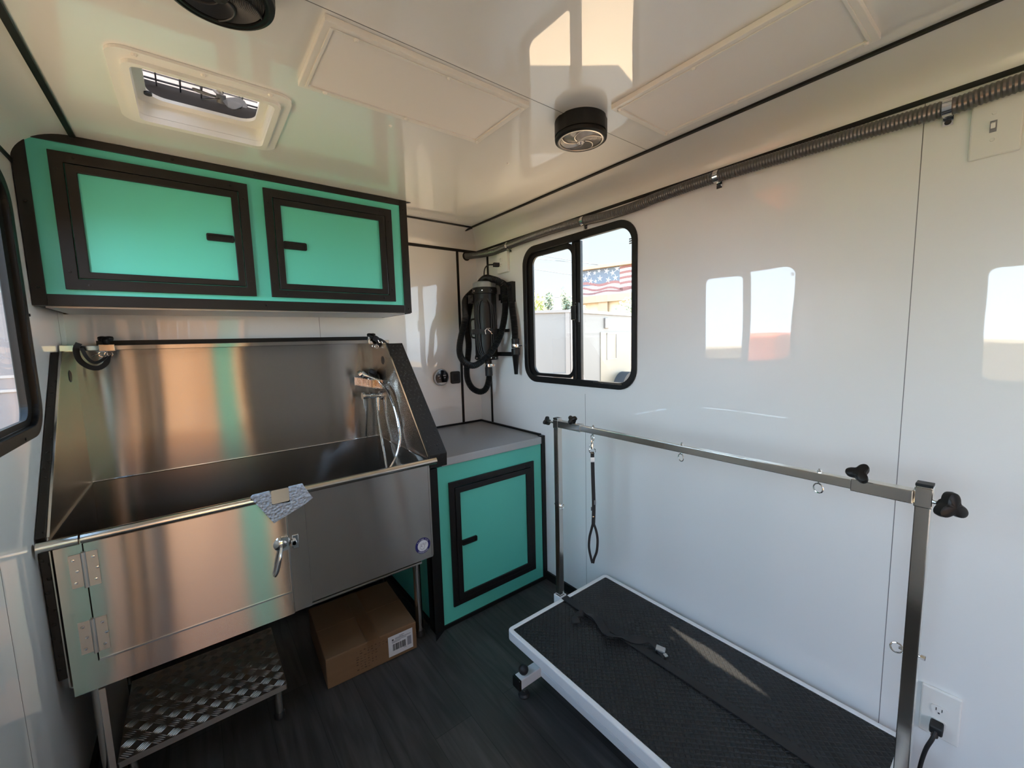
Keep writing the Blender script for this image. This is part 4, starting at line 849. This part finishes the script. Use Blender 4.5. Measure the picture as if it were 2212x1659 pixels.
b = MB(); p = on_face(dR, 1.95, .02); b.cyl((p.x, p.y, .36), (p.x+.04, p.y-.2, .36), .44, n=32); b.build('wheel', M['tyre'], tr)
b = MB(); s = MB()
bd = thing('flag_building', 'cream building carrying a weathered stars and stripes banner beyond the trailer', 'building', (20, 12, GZ))
base = V3((19.0,14.3)); dr = V3((.266,-.964)).normalized(); nr = V3((dr.y, -dr.x))
if nr.dot(V3((-1,-1))) < 0: nr = -nr
def fb(b, s0, s1, z0, z1, t0=0, t1=.1, m=0):
    ps = [base+dr*s0+nr*t0, base+dr*s1+nr*t0, base+dr*s1+nr*t1, base+dr*s0+nr*t1]; vs = [(p.x, p.y, z) for z in (z0, z1) for p in ps]
    b.add(vs, [(0,3,2,1),(4,5,6,7),(0,1,5,4),(1,2,6,5),(2,3,7,6),(3,0,4,7)], m)
b = MB(); fb(b, -.5, 7, GZ, 5.40, -5, -.02); b.build('wall', M['cream'], bd)
b = MB(); fb(b, -.55, 7, 5.40, 5.56, -.3, .3); fb(b, -.55, 7, 3.50, 3.90, -.2, .3); b.build('beam', M['beam'], bd)
b = MB(); fb(b, 1.03, 1.58, GZ, 3.5, -.1, .2); b.build('column', M['beam'], bd); b = MB(); fb(b, 4.6, 5.1, GZ, 3.5, -.1, .2); b.build('column', M['beam'], bd)
bn = thing('flag_banner', 'faded stars and stripes banner stretched between two tan beams outside the window', 'banner', (20, 12, 4), None)
def fp(s_, z, t): p = base + dr*s_ + nr*t; return (p.x, p.y, z)
b = MB(); fb(b, -.45, 5.4, 3.91, 5.39, .0, .03); b.build('cloth', M['clothw'], bn)
b = MB(); fb(b, -.45, 2.23, 4.50, 5.39, .03, .034); b.build('canton', M['navy'], bn)
def stripe(f, h, s0, s1, t=.036):
    b = MB(); N = 30; vs = []
    for i in range(N+1):
        s_ = s0 + (s1-s0)*i/N; z = f(s_); vs += [fp(s_, z-h/2, t), fp(s_, z+h/2, t), fp(s_, z+h/2, t-.008), fp(s_, z-h/2, t-.008)]
    b.add(vs, [(i*4+k, i*4+(k+1) % 4, i*4+4+(k+1) % 4, i*4+4+k) for i in range(N) for k in range(4)]); b.build('stripe', M['red'], bn)
wv = lambda s_: .07*math.sin(s_*3.6+1.0)
stripe(lambda s_: 4.60 - .05*s_ + wv(s_), .15, -.45, 2.23); stripe(lambda s_: 4.33 - .06*s_ + wv(s_+.25), .13, -.45, 2.4); stripe(lambda s_: 4.06 + .02*s_ + .6*wv(s_+.5), .11, -.45, 3.2)
for z in (5.28, 5.00, 4.72, 4.44, 4.15): stripe(lambda s_: z + .05*(s_-2.2) + .03*math.sin(s_*3), .14, 2.23, 5.4)
for i, (s_, z) in enumerate([(.35,5.20),(.73,5.19),(1.0,5.28),(1.46,5.22),(1.82,5.08),(.14,4.94),(.49,4.78),(.78,4.72),(1.05,4.86),(1.56,4.72),(1.98,4.80),(-.1,5.15),(2.08,5.29)]):
    b = MB(); R0 = .19 if i not in (1,7,2) else .13; tl = random.uniform(-.3,.3); pts = []
    for k in range(10):
        a = PI/2 + tl + k*PI/5; r = R0 if k % 2 == 0 else R0*.28; pts.append((s_ + r*.95*math.cos(a), min(5.385, z + r*math.sin(a))))
    b.prism(pts, fp, .034, .040); b.build('star', M['clothw'], bn)
def foliage(name, label, c, r, n, leaf, mt, trunk=True, group=None, seed=1):
    rnd = random.Random(seed); t = thing(name, label, 'tree' if 'tree' in name else 'shrub', (c[0], c[1], GZ), group); b = MB(); c = V3(c)
    blobs = [(c + V3((rnd.uniform(-.6,.6)*r[0], rnd.uniform(-.6,.6)*r[1], rnd.uniform(-.65,.75)*r[2])), rnd.uniform(.3,.55)) for _ in range(9)]
    for _ in range(n):
        bc, br = rnd.choice(blobs); dv_ = V3((rnd.gauss(0,1), rnd.gauss(0,1), rnd.gauss(0,1))).normalized()
        p = bc + V3((dv_.x*r[0], dv_.y*r[1], dv_.z*r[2]))*br*rnd.uniform(.6,1)
        u = V3((rnd.uniform(-1,1), rnd.uniform(-1,1), rnd.uniform(-1,1))).normalized(); w_ = u.orthogonal().normalized(); l_ = leaf*rnd.uniform(.6,1.3)
        b.add([p-u*l_, p+w_*l_*.45, p+u*l_, p-w_*l_*.45], [(0,1,2,3)])
    b.build('foliage', M[mt], t)
    if trunk:
        b = MB(); b.tube([(c.x, c.y, GZ), (c.x+.05, c.y, (GZ+c.z)/2), (c.x, c.y, c.z)], lambda i: (.14,.11,.05)[i], 10); b.build('trunk', M['bark'], t)
foliage('leafy_tree', 'yellow-green leafy tree in the left pane of the right window', (12.35,11.15,2.62), (.9,.9,1.05), 2600, .09, 'leafy', seed=2)
foliage('slender_tree', 'left of the two slender grey-green trees beyond the trailer', (16.85,15.1,3.2), (.38,.38,1.0), 560, .10, 'leafd', seed=3)
foliage('slender_tree', 'right of the two slender grey-green trees beyond the trailer', (17.55,14.4,3.25), (.40,.40,1.0), 600, .10, 'leafd', seed=4)
foliage('round_shrub', 'wide green shrub under the banner right of the tan column', (13.6,7.16,2.19), (.86,.86,.63), 1500, .06, 'leafd', seed=5)
foliage('round_shrub', 'small green shrub beside the window mullion under the banner', (10.95,7.0,2.25), (.22,.22,.42), 350, .05, 'leafd', seed=6)
def wire(label, p, q, r=.018):
    p, q = V3(p), V3(q); d = q - p; b = MB(); b.tube([p - d*6 + V3((0,0,.0)), p, q, q + d*6], r, 6); tag(b.build('power_line', M['wire']), label, 'cable', 'overhead power lines outside')
wire('highest of the power lines in the sky through the left pane', (20.77,19.62,7.35), (22.02,18.40,6.98)); wire('middle power line crossing the sky through both panes', (20.30,20.03,7.18), (23.33,16.96,6.58)); wire('third power line down through the left pane', (20.19,20.13,6.46), (22.01,18.41,5.99)); wire('lowest power line just above the trees', (20.73,19.65,4.54), (22.0,18.42,4.35))
fe = thing('board_fence', 'tan wooden board fence outside the rear doorway', 'fence', (0, -8.5, GZ))
b = MB()
for i in range(40): b.box(-4+i*.2, -8.55, GZ, -4+i*.2+.192, -8.52 + .006*(i % 2), 2.7)
b.build('boards', M['plank'], fe)
b = MB(); b.box(-4, -8.60, GZ+.3, 4, -8.55, GZ+.42); b.box(-4, -8.60, 1.2, 4, -8.55, 1.32); b.build('rails', M['plank'], fe)
aw = thing('sun_blocker', 'unseen white awning case on the trailer outside wall above the left pane', 'blocker', (2.33, -.25, 2.25))  # unseen block, added so the left pane throws no second sun patch
b = MB(); b.box(XR+WT+.001, -.70, 2.055, XR+WT+.20, .25, 2.125); b.build('case', M['whitep'], aw, bevel=.012)
b = MB(); b.box(XR+WT+.001, -.5, 2.12, XR+WT+.03, -.46, 2.2); b.build('bracket', M['alu'], aw)
# outside the left window
b = MB(); b.box(-7, 6.5, GZ, .0, 9, 3.2); t = tag(b.build('pale_trailer', M['pale']), 'pale box trailer outside the left window', 'trailer')
b = MB(); b.box(-7, 6.49, 1.15, 0, 6.5, 1.19); b.box(-7, 6.48, .95, 0, 6.5, .99); b.build('side_rail', M['clothw'], t)
mc = thing('orange_machine', 'orange machine parked outside the left window', 'machine', (-5.3, .9, GZ))
b = MB(); b.box(-6.0,.45,.2,-5.0,1.3,1.52); b.build('body', M['orange'], mc, bevel=.12, seg=4); b = MB(); b.box(-6.1,.4,GZ+.3,-4.9,1.4,.25); b.build('chassis', M['tyre'], mc, bevel=.05)
for yy in (.45, 1.35):
    for xx in (-5.8,-5.15): b = MB(); b.cyl((xx,yy-.1,GZ+.36),(xx,yy+.1,GZ+.36), .36, n=24); b.build('wheel', M['tyre'], mc)
b = MB(); b.box(-12, -9, GZ, -9, 12, 1.1); t = tag(b.build('boundary_wall', M['cream']), 'low cream wall far outside the left window', 'wall')
gl = thing('green_container', 'lime green container outside the side door', 'container', (-4.2, -2.9, GZ))
b = MB(); b.box(-4.8,-3.4,GZ,-3.9,-2.75,1.45); b.build('body', M['lime'], gl, bevel=.03)

# ------------------------------------------------------------------ light
W = bpy.data.worlds.new('sky'); SC.world = W; W.use_nodes = True; nt = W.node_tree; bg = nt.nodes['Background']
SKY_V, SKY_R, SKY_W, SKY_E, SUN = .78, 3.4, 5.0, 9.0, 54.0
tc = nt.nodes.new('ShaderNodeTexCoord'); sep = nt.nodes.new('ShaderNodeSeparateXYZ'); nt.links.new(tc.outputs['Generated'], sep.inputs[0])
rmp = nt.nodes.new('ShaderNodeValToRGB'); nt.links.new(sep.outputs['Z'], rmp.inputs[0])
e = rmp.color_ramp.elements; e[0].position = 0; e[0].color = (.93,.95,.96,1); e[1].position = .6; e[1].color = (.50,.68,.92,1)
n2 = rmp.color_ramp.elements.new(.22); n2.color = (.76,.88,.97,1)
mr = nt.nodes.new('ShaderNodeMapRange'); mr.interpolation_type = 'SMOOTHSTEP'; dp = nt.nodes.new('ShaderNodeVectorMath'); dp.operation = 'DOT_PRODUCT'; nt.links.new(tc.outputs['Generated'], dp.inputs[0]); dp.inputs[1].default_value = (.62, .78, 0); nt.links.new(dp.outputs['Value'], mr.inputs[0]); mr.inputs[1].default_value = .60; mr.inputs[2].default_value = -.15; mr.inputs[3].default_value = SKY_V; mr.inputs[4].default_value = SKY_R
cm = nt.nodes.new('ShaderNodeMix'); cm.data_type = 'RGBA'; cm.blend_type = 'MULTIPLY'; cm.inputs[7].default_value = (.80, .91, 1.05, 1)
m2 = nt.nodes.new('ShaderNodeMapRange'); nt.links.new(dp.outputs['Value'], m2.inputs[0]); m2.inputs[1].default_value = .5; m2.inputs[2].default_value = -.2; nt.links.new(m2.outputs[0], cm.inputs[0]); nt.links.new(rmp.outputs[0], cm.inputs[6])
nt.links.new(cm.outputs[2], bg.inputs['Color']); dw = nt.nodes.new('ShaderNodeVectorMath'); dw.operation = 'DOT_PRODUCT'; nt.links.new(tc.outputs['Generated'], dw.inputs[0]); dw.inputs[1].default_value = (-1, 0, 0)
mw_ = nt.nodes.new('ShaderNodeMapRange'); mw_.interpolation_type = 'SMOOTHSTEP'; nt.links.new(dw.outputs['Value'], mw_.inputs[0]); mw_.inputs[1].default_value = .15; mw_.inputs[2].default_value = .8; mw_.inputs[3].default_value = 0; mw_.inputs[4].default_value = SKY_W
ad = nt.nodes.new('ShaderNodeMath'); nt.links.new(mr.outputs[0], ad.inputs[0]); nt.links.new(mw_.outputs[0], ad.inputs[1]); de = nt.nodes.new('ShaderNodeVectorMath'); de.operation = 'DOT_PRODUCT'; nt.links.new(tc.outputs['Generated'], de.inputs[0]); de.inputs[1].default_value = (1, -.1, 0)
me_ = nt.nodes.new('ShaderNodeMapRange'); me_.interpolation_type = 'SMOOTHSTEP'; nt.links.new(de.outputs['Value'], me_.inputs[0]); me_.inputs[1].default_value = .83; me_.inputs[2].default_value = .98; me_.inputs[3].default_value = 0; me_.inputs[4].default_value = SKY_E
a2 = nt.nodes.new('ShaderNodeMath'); nt.links.new(ad.outputs[0], a2.inputs[0]); nt.links.new(me_.outputs[0], a2.inputs[1]); nt.links.new(a2.outputs[0], bg.inputs['Strength'])
sd = bpy.data.lights.new('sun', 'SUN'); sd.energy = SUN; sd.angle = .009; sd.color = (1, .86, .70); so = bpy.data.objects.new('sun', sd); COL.objects.link(so)
so.rotation_euler = V3((-.146,-.50,-1)).to_track_quat('-Z', 'Y').to_euler(); so.location = (0, 0, 8)

# ------------------------------------------------------------------ camera
cd = bpy.data.cameras.new('camera'); co = bpy.data.objects.new('camera', cd); COL.objects.link(co)
cd.sensor_fit = 'HORIZONTAL'; cd.sensor_width = 36; cd.lens = 888.27/2212*36; cd.clip_start = .01; cd.clip_end = 300
r2, u2, fw = V3((.789483,-.613201,-.026477)), V3((.086131,.067975,.993962)), V3((.607699,.786997,-.106481))
mw = Matrix((r2, u2, -fw)).transposed().to_4x4(); mw.translation = (.516144,-2.515830,1.501200); co.matrix_world = mw
SC.camera = co
vs = SC.view_settings; vs.view_transform = 'Standard'; vs.look = 'None'; vs.exposure = .8; vs.gamma = 1; vs.use_curve_mapping = False
SC.cycles.max_bounces = 12; SC.cycles.diffuse_bounces = 8; SC.cycles.glossy_bounces = 6; SC.cycles.transparent_max_bounces = 16
SC.cycles.caustics_reflective = False; SC.cycles.caustics_refractive = False; SC.cycles.sample_clamp_indirect = 4
SC.cycles.use_denoising = True
